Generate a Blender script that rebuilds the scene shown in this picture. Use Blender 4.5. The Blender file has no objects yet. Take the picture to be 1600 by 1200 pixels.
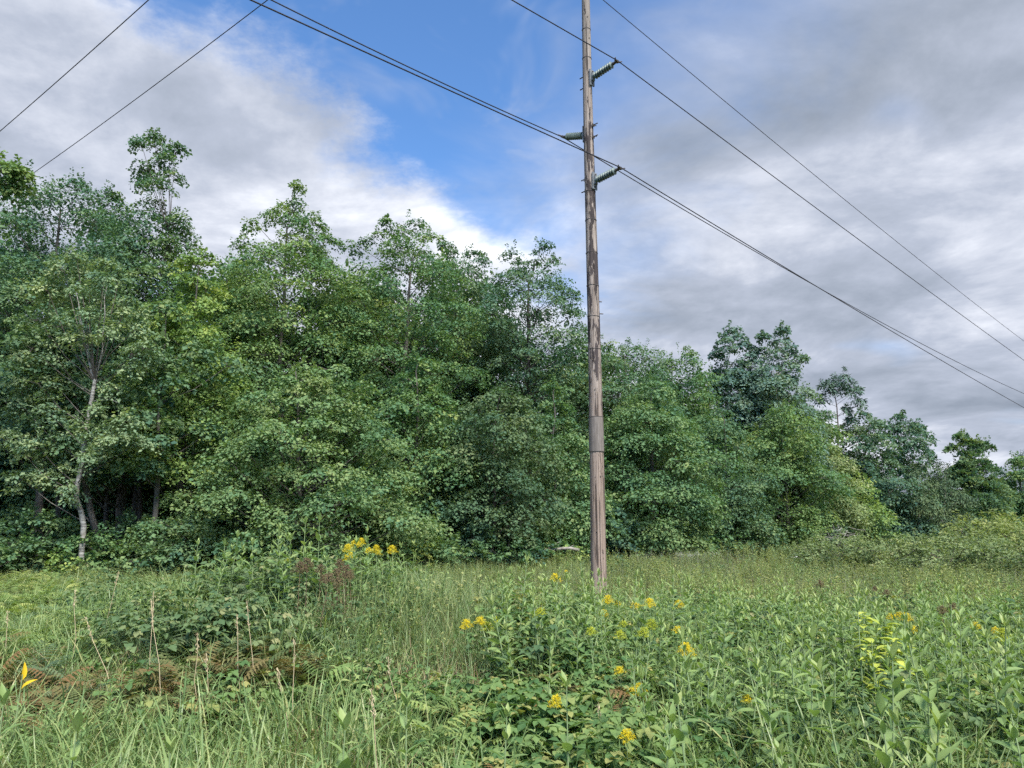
import bpy, math
import numpy as np
from mathutils import Matrix, Vector

# ------------------------------------------------------------------ camera
EYE = 1.65
PITCH = math.radians(11.1)
FPX = 1209.0            # focal length in pixels of the 1600 px wide photograph
sc = bpy.context.scene
cd = bpy.data.cameras.new('camera')
cam = bpy.data.objects.new('camera', cd)
sc.collection.objects.link(cam)
cam.location = (0, 0, EYE)
cam.rotation_euler = (math.radians(90) + PITCH, 0, 0)
cd.sensor_width = 36.0
cd.sensor_fit = 'HORIZONTAL'
cd.lens = 36.0 * FPX / 1600.0
cd.clip_end = 3000
cd.clip_start = 0.05
sc.camera = cam

# ------------------------------------------------------------------ exposure
sc.view_settings.view_transform = 'Standard'
sc.view_settings.look = 'None'
sc.view_settings.gamma = 1.0
sc.view_settings.use_curve_mapping = False
sc.view_settings.exposure = 1.0
sc.render.engine = 'CYCLES'
sc.cycles.max_bounces = 4
sc.cycles.diffuse_bounces = 2
sc.cycles.use_adaptive_sampling = True
sc.cycles.adaptive_threshold = 0.03
sc.cycles.glossy_bounces = 2
sc.cycles.transmission_bounces = 3
sc.cycles.transparent_max_bounces = 4
sc.cycles.caustics_reflective = False
sc.cycles.caustics_refractive = False
sc.cycles.use_denoising = False

# ------------------------------------------------------------------ sky + sun
SUN_DIR = Vector((0.30, -0.62, 0.80)).normalized()
SUN_EL = math.asin(SUN_DIR.z)
SUN_AZ = math.atan2(SUN_DIR.x, SUN_DIR.y)
world = bpy.data.worlds.new('World')
sc.world = world
world.use_nodes = True
wt = world.node_tree
wt.nodes.clear()

class NB:
    """tiny node-graph helper"""
    def __init__(s, tree): s.t = tree
    def n(s, typ, **kw):
        nd = s.t.nodes.new(typ)
        for k, v in kw.items(): setattr(nd, k, v)
        return nd
    def put(s, sock, v):
        if v is None: return
        if hasattr(v, 'is_output') or isinstance(v, bpy.types.NodeSocket): s.t.links.new(v, sock)
        else: sock.default_value = v
    def math(s, op, a, b=None, c=None, clamp=False):
        nd = s.n('ShaderNodeMath', operation=op, use_clamp=clamp)
        s.put(nd.inputs[0], a); s.put(nd.inputs[1], b)
        if c is not None: s.put(nd.inputs[2], c)
        return nd.outputs[0]
    def vmath(s, op, a, b=None):
        nd = s.n('ShaderNodeVectorMath', operation=op)
        s.put(nd.inputs[0], a); s.put(nd.inputs[1], b)
        return nd.outputs['Value'] if op in ('DOT_PRODUCT', 'LENGTH') else nd.outputs['Vector']
    def noise(s, vec, scale, detail=6, rough=.55, lac=2.0, dist=0.0):
        nd = s.n('ShaderNodeTexNoise')
        s.put(nd.inputs['Vector'], vec)
        nd.inputs['Scale'].default_value = scale; nd.inputs['Detail'].default_value = detail
        nd.inputs['Roughness'].default_value = rough; nd.inputs['Lacunarity'].default_value = lac
        nd.inputs['Distortion'].default_value = dist
        return nd.outputs['Fac']
    def ramp(s, fac, stops, interp='LINEAR'):
        nd = s.n('ShaderNodeValToRGB')
        cr = nd.color_ramp; cr.interpolation = interp
        while len(cr.elements) < len(stops): cr.elements.new(0.5)
        for e, (p, c) in zip(cr.elements, stops):
            e.position = p; e.color = (c[0], c[1], c[2], 1) if hasattr(c, '__len__') else (c, c, c, 1)
        s.put(nd.inputs['Fac'], fac)
        return nd.outputs['Color']
    def mix(s, fac, a, b, blend='MIX'):
        nd = s.n('ShaderNodeMix', data_type='RGBA', blend_type=blend)
        s.put(nd.inputs[0], fac); s.put(nd.inputs[6], a); s.put(nd.inputs[7], b)
        return nd.outputs[2]
    def smooth(s, x, lo, hi):
        nd = s.n('ShaderNodeMapRange', interpolation_type='SMOOTHSTEP')
        s.put(nd.inputs['Value'], x); nd.inputs['From Min'].default_value = lo; nd.inputs['From Max'].default_value = hi
        return nd.outputs['Result']

def col4(c): return (c[0], c[1], c[2], 1.0)

CP, SP = math.cos(PITCH), math.sin(PITCH)
def pix_dir(px, py):
    r = (px - 800) / FPX; u = (600 - py) / FPX
    v = np.array([r, CP - u * SP, SP + u * CP])
    return v / np.linalg.norm(v)

def build_world():
    b = NB(wt)
    tc = b.n('ShaderNodeTexCoord')
    d = b.vmath('NORMALIZE', tc.outputs['Generated'])
    sky = b.n('ShaderNodeTexSky', sky_type='NISHITA', sun_disc=False)
    sky.sun_elevation = SUN_EL; sky.sun_rotation = SUN_AZ
    sky.air_density = 1.0; sky.dust_density = 0.3; sky.ozone_density = 2.5
    sep = b.n('ShaderNodeSeparateXYZ'); wt.links.new(d, sep.inputs[0])
    zz = b.math('MAXIMUM', sep.outputs['Z'], 0.0)
    den = b.math('ADD', zz, 0.17)
    cmb = b.n('ShaderNodeCombineXYZ')
    wt.links.new(b.math('DIVIDE', sep.outputs['X'], den), cmb.inputs[0])
    wt.links.new(b.math('DIVIDE', sep.outputs['Y'], den), cmb.inputs[1])
    p = cmb.outputs[0]
    pa = b.vmath('ADD', p, (3.1, 7.4, 0.0))
    # cloud banks: the blue gap lies between two banks of cloud whose edges run across the sky
    n1 = np.cross(pix_dir(270, 40), pix_dir(730, 365)); n1 /= np.linalg.norm(n1)
    n2 = np.cross(pix_dir(735, 345), pix_dir(965, 20)); n2 /= np.linalg.norm(n2)
    mid = pix_dir(640, 60)
    if n1 @ mid < 0: n1 = -n1
    if n2 @ mid < 0: n2 = -n2
    warp = b.math('MULTIPLY', b.math('SUBTRACT', b.noise(pa, 2.8, 7, .64), .5), .30)
    warp2 = b.math('MULTIPLY', b.math('SUBTRACT', b.noise(b.vmath('ADD', p, (11., 2., 0)), 1.9, 5, .62, dist=.5), .5), .46)
    e1 = b.math('ADD', b.vmath('DOT_PRODUCT', d, tuple(n1)), warp)
    g1 = b.smooth(e1, -0.03, 0.06)
    g2 = b.smooth(b.math('ADD', b.vmath('DOT_PRODUCT', d, tuple(n2)), warp2), -0.27, 0.11)
    gap = b.math('MULTIPLY', g1, g2)
    wisp = b.smooth(b.noise(b.vmath('ADD', p, (1.7, 5.2, 0)), 3.4, 4, .62, dist=.7), .50, .80)
    gap = b.math('MULTIPLY', gap, b.math('SUBTRACT', 1.0, b.math('MULTIPLY', wisp, .45)))
    # small thin places elsewhere
    thin = b.math('MULTIPLY', b.smooth(b.noise(b.vmath('ADD', p, (SK[0], SK[1], 0)), 1.1, 3, .55), .58, .74), .75)
    gap = b.math('MAXIMUM', gap, thin)
    # cloud shading
    big = b.noise(b.vmath('ADD', p, (SK[2], SK[3], 0)), 0.75, 2, .5)
    med = b.noise(b.vmath('ADD', p, (SK[4], SK[5], 0)), 2.1, 7, .60, dist=.25)
    sh = b.math('ADD', b.math('MULTIPLY', big, .54), b.math('MULTIPLY', med, .58))
    # thin cloud rims let more light through
    sh = b.math('ADD', sh, b.math('MULTIPLY', b.smooth(b.math('ABSOLUTE', e1), .13, .0), .03))
    clouds = b.ramp(sh, [(0.40, (.205, .240, .300)), (0.48, (.275, .312, .382)), (0.55, (.355, .392, .475)),
                         (0.615, (.505, .535, .610)), (0.72, (.86, .88, .92))])
    blue = b.mix(1.0, sky.outputs[0], (SKY_GAIN[0], SKY_GAIN[1], SKY_GAIN[2], 1), 'MULTIPLY')
    outc = b.mix(gap, clouds, blue)
    bg = b.n('ShaderNodeBackground')
    wt.links.new(outc, bg.inputs['Color'])
    bg.inputs['Strength'].default_value = 0.74
    o = b.n('ShaderNodeOutputWorld')
    wt.links.new(bg.outputs[0], o.inputs[0])
SK = (14.2, 6.1, 7.78, 7.03, 9.1, 14.3)
SKY_GAIN = (0.098, 0.134, 0.166)   # the Nishita colour enters at about a tenth of its physical brightness
build_world()
world.cycles.sampling_method = 'MANUAL'
world.cycles.sample_map_resolution = 512

sl = bpy.data.lights.new('sun', 'SUN')
sl.energy = 4.0
sl.angle = math.radians(20)
sl.color = (1.0, 0.95, 0.86)
so = bpy.data.objects.new('sun', sl)
sc.collection.objects.link(so)
so.rotation_euler = SUN_DIR.to_track_quat('Z', 'Y').to_euler()

# ------------------------------------------------------------------ helpers
COL = sc.collection
def link(o, parent=None):
    COL.objects.link(o)
    if parent is not None: o.parent = parent
    return o
def tag(o, label=None, cat=None, group=None, kind=None):
    if label: o['label'] = label
    if cat: o['category'] = cat
    if group: o['group'] = group
    if kind: o['kind'] = kind
    return o
def empty(name, loc=(0, 0, 0), rz=0.0):
    o = bpy.data.objects.new(name, None)
    o.empty_display_size = 0.1
    o.location = loc; o.rotation_euler = (0, 0, rz)
    return link(o)

class Geo:
    """collects numpy vertices / faces (tris and quads) with a tint per face"""
    def __init__(s): s.V = []; s.F3 = []; s.F4 = []; s.T3 = []; s.T4 = []; s.n = 0
    def add(s, V, F, tint=0.5):
        V = np.asarray(V, float).reshape(-1, 3); F = np.asarray(F, int)
        t = np.broadcast_to(np.asarray(tint, float), (len(F),))
        if F.shape[1] == 3: s.F3.append(F + s.n); s.T3.append(t)
        else: s.F4.append(F + s.n); s.T4.append(t)
        s.V.append(V); s.n += len(V)
    def add_geo(s, g, M=None):
        V = np.concatenate(g.V)
        if M is not None: V = V @ M[:3, :3].T + M[:3, 3]
        for F, T in zip(g.F3, g.T3): s.F3.append(F + s.n); s.T3.append(T)
        for F, T in zip(g.F4, g.T4): s.F4.append(F + s.n); s.T4.append(T)
        s.V.append(V); s.n += len(V)
    def arrays(s):
        V = np.concatenate(s.V) if s.V else np.zeros((0, 3))
        F3 = np.concatenate(s.F3) if s.F3 else np.zeros((0, 3), int)
        F4 = np.concatenate(s.F4) if s.F4 else np.zeros((0, 4), int)
        T = np.concatenate(s.T3 + s.T4) if (s.T3 or s.T4) else np.zeros(0)
        return V, F3, F4, T
    def tri_arrays(s):
        V, F3, F4, T = s.arrays()
        if len(F4):
            n3 = len(F3)
            F = np.concatenate([F3, F4[:, [0, 1, 2]], F4[:, [0, 2, 3]]])
            T = np.concatenate([T[:n3], T[n3:], T[n3:]])
        else: F = F3
        return V, F, T
    def tube(s, P, R, sides=5, tint=0.5, cap=False):
        P = np.asarray(P, float); n = len(P)
        R = np.broadcast_to(np.asarray(R, float), (n,))
        T = np.gradient(P, axis=0); T /= np.linalg.norm(T, axis=1)[:, None] + 1e-9
        ref = np.array([0., 0, 1]) if abs(T[0, 2]) < .9 else np.array([0., 1, 0])
        A = np.cross(T, ref); A /= np.linalg.norm(A, axis=1)[:, None] + 1e-9
        B = np.cross(T, A)
        an = np.linspace(0, 2 * np.pi, sides, endpoint=False)
        V = P[:, None] + R[:, None, None] * (np.cos(an)[None, :, None] * A[:, None] + np.sin(an)[None, :, None] * B[:, None])
        i = np.arange(n - 1)[:, None] * sides; j = np.arange(sides)[None]; k = (j + 1) % sides
        F = np.stack([i + j, i + k, i + sides + k, i + sides + j], -1).reshape(-1, 4)
        s.add(V, F, tint)
        if cap:
            for end in (0, n - 1):
                c = np.concatenate([V[end], P[end:end + 1]])
                jj = np.arange(sides)
                f = np.stack([jj, (jj + 1) % sides, np.full(sides, sides)], -1)
                if end == 0: f = f[:, ::-1]
                s.add(c, f, tint)
    def lathe(s, prof, sides=16, tint=.5, M=None):
        prof = np.asarray(prof, float); n = len(prof)
        an = np.linspace(0, 2 * np.pi, sides, endpoint=False)
        V = np.stack([prof[:, 0:1] * np.cos(an), prof[:, 0:1] * np.sin(an), np.repeat(prof[:, 1:2], sides, 1)], -1).reshape(-1, 3)
        if M is not None: V = V @ M[:3, :3].T + M[:3, 3]
        i = np.arange(n - 1)[:, None] * sides; j = np.arange(sides)[None]; k = (j + 1) % sides
        s.add(V, np.stack([i + j, i + k, i + sides + k, i + sides + j], -1).reshape(-1, 4), tint)
    def box(s, c, size, M=None, tint=.5):
        x = np.array([[-1, -1, -1], [1, -1, -1], [1, 1, -1], [-1, 1, -1], [-1, -1, 1], [1, -1, 1], [1, 1, 1], [-1, 1, 1]], float) * .5 * np.asarray(size) + np.asarray(c)
        if M is not None: x = x @ M[:3, :3].T + M[:3, 3]
        s.add(x, [[0, 3, 2, 1], [4, 5, 6, 7], [0, 1, 5, 4], [1, 2, 6, 5], [2, 3, 7, 6], [3, 0, 4, 7]], tint)
    def mesh(s, name, mat, smooth=False):
        V, F3, F4, T = s.arrays()
        me = bpy.data.meshes.new(name)
        nf = len(F3) + len(F4); nl = 3 * len(F3) + 4 * len(F4)
        me.vertices.add(len(V)); me.vertices.foreach_set('co', V.astype(np.float32).ravel())
        me.loops.add(nl); me.loops.foreach_set('vertex_index', np.concatenate([F3.ravel(), F4.ravel()]).astype(np.int32))
        me.polygons.add(nf)
        starts = np.concatenate([np.arange(len(F3)) * 3, 3 * len(F3) + np.arange(len(F4)) * 4]).astype(np.int32)
        me.polygons.foreach_set('loop_start', starts)
        me.polygons.foreach_set('use_smooth', np.full(nf, bool(smooth)))
        me.update(calc_edges=True)
        at = me.attributes.new('tint', 'FLOAT', 'FACE'); at.data.foreach_set('value', T.astype(np.float32))
        me.materials.append(mat)
        return me
    def obj(s, name, mat, parent=None, smooth=False):
        return link(bpy.data.objects.new(name, s.mesh(name, mat, smooth)), parent)

def rotz(a):
    c, s = math.cos(a), math.sin(a); M = np.eye(4); M[0, 0] = c; M[0, 1] = -s; M[1, 0] = s; M[1, 1] = c; return M

# ------------------------------------------------------------------ image <-> world
def project(P):
    P = np.atleast_2d(P); z = P[:, 2] - EYE
    f = P[:, 1] * CP + z * SP; u = -P[:, 1] * SP + z * CP
    return 800 + FPX * P[:, 0] / f, 600 - FPX * u / f
def at_depth(px, py, D):
    """world point seen at photo pixel (px,py) that stands D metres in front (world y)"""
    d = pix_dir(px, py); return np.array([0, 0, EYE]) + d * (D / d[1])

def sstep(x, a, b):
    t = np.clip((x - a) / (b - a), 0, 1); return t * t * (3 - 2 * t)
def terrain(x, y):
    x = np.asarray(x, float); y = np.asarray(y, float)
    h = 0.42 * sstep(y, 12, 42)
    h = h + 0.86 * np.exp(-(((x + 2.7) / 3.0) ** 2 + ((y - 10.6) / 2.6) ** 2))
    h = h + 0.25 * np.exp(-(((x + 9.5) / 5.0) ** 2 + ((y - 16.0) / 4.0) ** 2))
    h = h + 0.16 * np.exp(-(((x - 3.0) / 3.5) ** 2 + ((y - 10.0) / 2.2) ** 2))
    h = h + 0.05 * np.sin(x * .9 + 1.3) * np.sin(y * .8 + .4) + 0.03 * np.sin(x * 2.1 + y * 1.7)
    return h * sstep(y, 1.0, 6.0)
def place_top(px, py, height):
    """ground spot whose plant of that height reaches photo pixel (px,py)"""
    D = np.linspace(3.0, 60, 3000)
    d = pix_dir(px, py)
    X = d[0] / d[1] * D; Z = EYE + d[2] / d[1] * D
    diff = Z - (terrain(X, D) + height)
    k = np.argmax(diff <= 0) if (diff <= 0).any() else np.argmin(np.abs(diff))
    return np.array([X[k], D[k], float(terrain(X[k], D[k]))])

# ------------------------------------------------------------------ materials
def new_mat(name):
    m = bpy.data.materials.new(name); m.use_nodes = True; m.node_tree.nodes.clear(); return m, NB(m.node_tree)
def finish(m, b, shader):
    o = b.n('ShaderNodeOutputMaterial'); m.node_tree.links.new(shader, o.inputs[0]); return m
def bsdf(b, color, rough=.6, spec=.3, normal=None, metal=0.0):
    p = b.n('ShaderNodeBsdfPrincipled')
    b.put(p.inputs['Base Color'], color); b.put(p.inputs['Roughness'], rough)
    p.inputs['Specular IOR Level'].default_value = spec; p.inputs['Metallic'].default_value = metal
    if normal is not None: b.put(p.inputs['Normal'], normal)
    return p.outputs[0]

def leaf_mat(name, stops, transl=.34, rough=.62, spec=.16, var=.14, noise_scale=.6):
    """foliage: colour by per-leaf tint, broken up by noise; part of the light passes through"""
    m, b = new_mat(name)
    at = b.n('ShaderNodeAttribute', attribute_name='tint')
    oi = b.n('ShaderNodeObjectInfo')
    tc = b.n('ShaderNodeTexCoord')
    nz = b.noise(tc.outputs['Object'], noise_scale, 3, .6)
    f = b.math('ADD', at.outputs['Fac'], b.math('MULTIPLY', b.math('SUBTRACT', nz, .5), .55))
    f = b.math('ADD', f, b.math('MULTIPLY', b.math('SUBTRACT', oi.outputs['Random'], .5), var * 2), clamp=True)
    c = b.ramp(f, stops)
    p = bsdf(b, c, rough, spec)
    t = b.n('ShaderNodeBsdfTranslucent')
    tcx = b.mix(1.0, c, (1.15, 1.25, .55, 1), 'MULTIPLY')
    b.put(t.inputs['Color'], tcx)
    mx = b.n('ShaderNodeMixShader'); mx.inputs[0].default_value = transl
    m.node_tree.links.new(p, mx.inputs[1]); m.node_tree.links.new(t.outputs[0], mx.inputs[2])
    return finish(m, b, mx.outputs[0])

def S(*cs):
    n = len(cs); return [(i / (n - 1), c) for i, c in enumerate(cs)]
MAT = {}  # tree leaf ramps paint in shade: teal dark end, yellower sunlit end
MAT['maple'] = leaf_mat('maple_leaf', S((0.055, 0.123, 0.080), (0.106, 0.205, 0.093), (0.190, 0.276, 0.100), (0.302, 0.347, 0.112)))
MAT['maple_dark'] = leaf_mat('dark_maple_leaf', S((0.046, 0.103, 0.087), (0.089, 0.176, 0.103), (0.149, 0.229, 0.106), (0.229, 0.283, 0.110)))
MAT['maple_yellow'] = leaf_mat('yellow_green_maple_leaf', S((0.085, 0.169, 0.081), (0.169, 0.273, 0.093), (0.274, 0.358, 0.102), (0.402, 0.436, 0.120)))
MAT['birch_leaf'] = leaf_mat('birch_leaf', S((0.088, 0.161, 0.121), (0.149, 0.243, 0.152), (0.226, 0.307, 0.167), (0.341, 0.400, 0.200)))
MAT['aspen_leaf'] = leaf_mat('aspen_leaf', S((0.068, 0.138, 0.136), (0.120, 0.206, 0.172), (0.176, 0.255, 0.191), (0.256, 0.327, 0.217)))
MAT['oak_leaf'] = leaf_mat('oak_leaf', S((0.046, 0.109, 0.092), (0.084, 0.170, 0.116), (0.133, 0.210, 0.124), (0.194, 0.255, 0.129)))
MAT['beech_leaf'] = leaf_mat('layered_leaf', S((0.054, 0.124, 0.084), (0.107, 0.208, 0.102), (0.178, 0.269, 0.115), (0.273, 0.340, 0.136)))
MAT['brownish_leaf'] = leaf_mat('dull_green_leaf', S((0.040, 0.093, 0.071), (0.075, 0.146, 0.086), (0.116, 0.183, 0.090), (0.168, 0.217, 0.100)))
MAT['needle'] = leaf_mat('needle', S((0.035, 0.084, 0.097), (0.067, 0.135, 0.111), (0.105, 0.171, 0.123), (0.138, 0.199, 0.125)), transl=.12)
MAT['cedar'] = leaf_mat('cedar_spray', S((0.048, 0.093, 0.064), (0.080, 0.136, 0.075), (0.116, 0.166, 0.080), (0.150, 0.189, 0.085)), transl=.18)
MAT['shrub'] = leaf_mat('grey_green_shrub_leaf', S((0.135, 0.197, 0.093), (0.197, 0.261, 0.119), (0.267, 0.327, 0.146), (0.393, 0.407, 0.212)))
MAT['willow'] = leaf_mat('yellow_green_shrub_leaf', S((0.131, 0.192, 0.078), (0.194, 0.262, 0.096), (0.269, 0.320, 0.116), (0.350, 0.358, 0.147)))
MAT['grass'] = leaf_mat('grass_blade', S((0.112, 0.191, 0.069), (0.179, 0.267, 0.096), (0.270, 0.341, 0.131), (0.425, 0.424, 0.191)), rough=.42, spec=.4)
MAT['fine_grass'] = leaf_mat('fine_grass_blade', S((0.112, 0.185, 0.072), (0.172, 0.253, 0.102), (0.246, 0.308, 0.131), (0.372, 0.363, 0.167)), rough=.45, spec=.35)
MAT['dry_grass'] = leaf_mat('dry_grass_blade', S((0.180, 0.107, 0.071), (0.266, 0.181, 0.109), (0.380, 0.298, 0.190), (0.513, 0.437, 0.314)), transl=.2)
MAT['field'] = leaf_mat('meadow_leaf', S((0.137, 0.185, 0.084), (0.210, 0.267, 0.106), (0.298, 0.340, 0.131), (0.435, 0.407, 0.166)))
MAT['field_brown'] = leaf_mat('seeding_grass', S((0.126, 0.149, 0.101), (0.169, 0.189, 0.121), (0.218, 0.224, 0.150), (0.280, 0.263, 0.200)), var=.2)
MAT['fern'] = leaf_mat('bracken_frond', S((0.120, 0.197, 0.072), (0.187, 0.281, 0.092), (0.279, 0.357, 0.116), (0.408, 0.425, 0.142)))
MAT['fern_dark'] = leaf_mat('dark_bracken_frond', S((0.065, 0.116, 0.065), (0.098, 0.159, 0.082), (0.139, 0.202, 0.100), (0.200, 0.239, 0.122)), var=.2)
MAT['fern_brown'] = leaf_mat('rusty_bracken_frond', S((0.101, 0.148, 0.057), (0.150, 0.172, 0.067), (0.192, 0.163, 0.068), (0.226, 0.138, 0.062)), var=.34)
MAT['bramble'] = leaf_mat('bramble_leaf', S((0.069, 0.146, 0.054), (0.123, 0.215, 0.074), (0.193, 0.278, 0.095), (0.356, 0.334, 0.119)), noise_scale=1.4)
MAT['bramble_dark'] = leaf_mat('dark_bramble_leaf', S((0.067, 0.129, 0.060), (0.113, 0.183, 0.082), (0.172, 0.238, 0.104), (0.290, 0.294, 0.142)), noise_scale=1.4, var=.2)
MAT['milkweed'] = leaf_mat('milkweed_leaf', S((0.114, 0.204, 0.071), (0.178, 0.277, 0.098), (0.251, 0.350, 0.124), (0.362, 0.423, 0.157)), rough=.5, spec=.35)
MAT['yellow_leaf'] = leaf_mat('yellowed_leaf', S((.55, .36, .02), (.74, .50, .03), (.82, .62, .05)), transl=.25)
MAT['lime_leaf'] = leaf_mat('pale_lime_leaf', S((.30, .37, .06), (.44, .50, .09), (.58, .60, .14)), transl=.3)
MAT['goldenrod_leaf'] = leaf_mat('goldenrod_leaf', S((0.088, 0.166, 0.070), (0.138, 0.230, 0.090), (0.206, 0.301, 0.105)))
MAT['goldenrod_flower'] = leaf_mat('goldenrod_flower', S((.62, .48, .02), (.78, .64, .04), (.85, .75, .10)), transl=.25, rough=.85, spec=.05)
MAT['goldenrod_bud'] = leaf_mat('goldenrod_bud', S((.28, .36, .04), (.42, .48, .05), (.56, .56, .06)), transl=.2, rough=.8, spec=.1)
MAT['dead_plant'] = leaf_mat('withered_plant', S((.105, .075, .055), (.165, .115, .075), (.210, .165, .085), (.240, .225, .095)), transl=.2)
MAT['stem'] = leaf_mat('green_stem', S((0.125, 0.192, 0.093), (0.188, 0.256, 0.124), (0.250, 0.307, 0.155)), transl=.0)
MAT['straw'] = leaf_mat('straw_stalk', S((.36, .28, .17), (.48, .39, .25), (.60, .51, .35)), transl=.1)
MAT['white_flower'] = leaf_mat('white_flower', S((.55, .56, .50), (.68, .68, .62), (.78, .78, .74)), transl=.2)

def bark_mat(name, c1, c2, c3, scale=6., stretch=.18, bump=.5):
    m, b = new_mat(name)
    tc = b.n('ShaderNodeTexCoord')
    mp = b.n('ShaderNodeMapping'); mp.inputs['Scale'].default_value = (1, 1, stretch)
    m.node_tree.links.new(tc.outputs['Object'], mp.inputs[0])
    n1 = b.noise(mp.outputs[0], scale, 8, .65); n2 = b.noise(tc.outputs['Object'], 1.3, 4, .6)
    c = b.ramp(n1, [(.30, c1), (.52, c2), (.72, c3)])
    c = b.mix(b.smooth(n2, .45, .7), c, col4([x * .62 for x in c2]))
    bp = b.n('ShaderNodeBump'); bp.inputs['Strength'].default_value = bump; bp.inputs['Distance'].default_value = .03
    b.put(bp.inputs['Height'], n1)
    return finish(m, b, bsdf(b, c, .85, .15, bp.outputs[0]))
MAT['bark'] = bark_mat('grey_bark', (.045, .040, .036), (.105, .095, .085), (.19, .175, .155))
MAT['bark_dark'] = bark_mat('dark_bark', (.030, .027, .025), (.070, .062, .056), (.12, .11, .10))
MAT['bark_pale'] = bark_mat('pale_aspen_bark', (.16, .155, .13), (.34, .33, .29), (.46, .45, .40), scale=4, stretch=.6)
MAT['pine_bark'] = bark_mat('reddish_pine_bark', (.06, .045, .04), (.13, .10, .085), (.20, .155, .13))
MAT['dead_wood'] = bark_mat('bleached_dead_wood', (.16, .145, .125), (.30, .28, .25), (.44, .42, .38))
def birch_mat():
    m, b = new_mat('white_birch_bark')
    tc = b.n('ShaderNodeTexCoord')
    mp = b.n('ShaderNodeMapping'); mp.inputs['Scale'].default_value = (1, 1, 4.5)
    m.node_tree.links.new(tc.outputs['Object'], mp.inputs[0])
    n1 = b.noise(mp.outputs[0], 3.2, 6, .65); n2 = b.noise(tc.outputs['Object'], 1.6, 4, .6)
    c = b.ramp(n1, [(.34, (.05, .045, .04)), (.47, (.19, .185, .17)), (.60, (.33, .325, .305)), (.78, (.44, .43, .41))])
    c = b.mix(b.smooth(n2, .50, .68), c, (.22, .20, .17, 1))
    return finish(m, b, bsdf(b, c, .75, .2))
MAT['birch_bark'] = birch_mat()

def ground_mat():
    m, b = new_mat('meadow_soil')
    tc = b.n('ShaderNodeTexCoord')
    n1 = b.noise(tc.outputs['Object'], 3.0, 8, .65); n2 = b.noise(tc.outputs['Object'], .35, 4, .6)
    c = b.ramp(n1, [(.30, (.040, .045, .022)), (.5, (.070, .075, .034)), (.68, (.105, .110, .048)), (.8, (.15, .13, .07))])
    c = b.mix(b.smooth(n2, .42, .64), c, (.085, .062, .036, 1))
    bp = b.n('ShaderNodeBump'); bp.inputs['Strength'].default_value = .8; bp.inputs['Distance'].default_value = .08
    b.put(bp.inputs['Height'], n1)
    return finish(m, b, bsdf(b, c, .95, .1, bp.outputs[0]))
MAT['ground'] = ground_mat()

def pole_mat():
    m, b = new_mat('weathered_pole_wood')
    tc = b.n('ShaderNodeTexCoord')
    def mp(sx, sz, off=0):
        n = b.n('ShaderNodeMapping'); n.inputs['Scale'].default_value = (sx, sx, sz); n.inputs['Location'].default_value = (off, off * .7, off * .3)
        m.node_tree.links.new(tc.outputs['Object'], n.inputs[0]); return n.outputs[0]
    grain = b.noise(mp(1, .03), 34., 6, .65)
    grain2 = b.noise(mp(1, .06, 3.3), 15., 6, .65)
    sep = b.n('ShaderNodeSeparateXYZ'); m.node_tree.links.new(tc.outputs['Object'], sep.inputs[0])
    z = sep.outputs['Z']
    c = b.ramp(grain, [(.28, (.098, .076, .065)), (.44, (.215, .178, .155)), (.60, (.325, .280, .250)), (.76, (.42, .375, .34))])
    # browner towards the butt, greyer towards the top: the wood weathered that way
    low = b.smooth(z, 6.5, 2.0)
    c = b.mix(b.math('MULTIPLY', low, .75), c, b.mix(1.0, c, (.90, .79, .72, 1), 'MULTIPLY'))
    c = b.mix(b.math('MULTIPLY', b.smooth(z, 12.0, 14.5), .7), c, b.ramp(grain, [(.3, (.13, .115, .10)), (.7, (.255, .23, .205))]))
    # left-over dark creosote skin where the surface has not flaked off
    sk = b.noise(mp(1, .17, 1.9), 6.5, 7, .66)
    band = b.math('MULTIPLY', b.smooth(z, 4.6, 6.6), b.smooth(z, 12.9, 11.6))
    thr = b.math('ADD', b.math('MULTIPLY', band, .112), -.062)
    skm = b.smooth(b.math('ADD', sk, thr), .535, .560)
    skin = b.ramp(grain2, [(.3, (.022, .018, .020)), (.6, (.045, .036, .038)), (.8, (.085, .07, .066))])
    c = b.mix(b.math('MULTIPLY', skm, .94), c, skin)
    # long drying cracks
    crack = b.smooth(b.noise(mp(1, .022, 7.7), 24., 4, .6), .585, .62)
    c = b.mix(b.math('MULTIPLY', crack, .85), c, (.03, .024, .022, 1))
    spots = b.smooth(b.noise(mp(1, .5, 4.4), 30., 3, .5), .66, .72)
    c = b.mix(b.math('MULTIPLY', spots, .8), c, (.035, .028, .026, 1))
    hgt = b.math('SUBTRACT', b.math('ADD', grain, b.math('MULTIPLY', skm, .7)), b.math('MULTIPLY', crack, 1.2))
    bp = b.n('ShaderNodeBump'); bp.inputs['Strength'].default_value = .7; bp.inputs['Distance'].default_value = .012
    b.put(bp.inputs['Height'], hgt)
    return finish(m, b, bsdf(b, c, .85, .2, bp.outputs[0]))
MAT['pole'] = pole_mat()
def plain(name, c, rough, spec=.4, metal=0., nscale=20., amt=.25):
    m, b = new_mat(name)
    tc = b.n('ShaderNodeTexCoord'); n = b.noise(tc.outputs['Object'], nscale, 5, .6)
    cc = b.ramp(n, [(.3, [x * (1 - amt) for x in c]), (.7, [min(1, x * (1 + amt)) for x in c])])
    return finish(m, b, bsdf(b, cc, rough, spec, None, metal))
MAT['porcelain'] = plain('grey_green_porcelain', (.115, .155, .150), .45, .35, nscale=8)
MAT['galvanised'] = plain('galvanised_steel', (.17, .185, .20), .6, .4, .2)
MAT['steel_dark'] = plain('rusty_steel', (.075, .065, .06), .7)
MAT['wire'] = plain('weathered_conductor', (.035, .035, .042), .6, .3, .2)
MAT['guard'] = bark_mat('grey_pole_guard', (.115, .10, .09), (.185, .162, .148), (.26, .235, .215), scale=26, stretch=.06, bump=.2)

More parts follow.
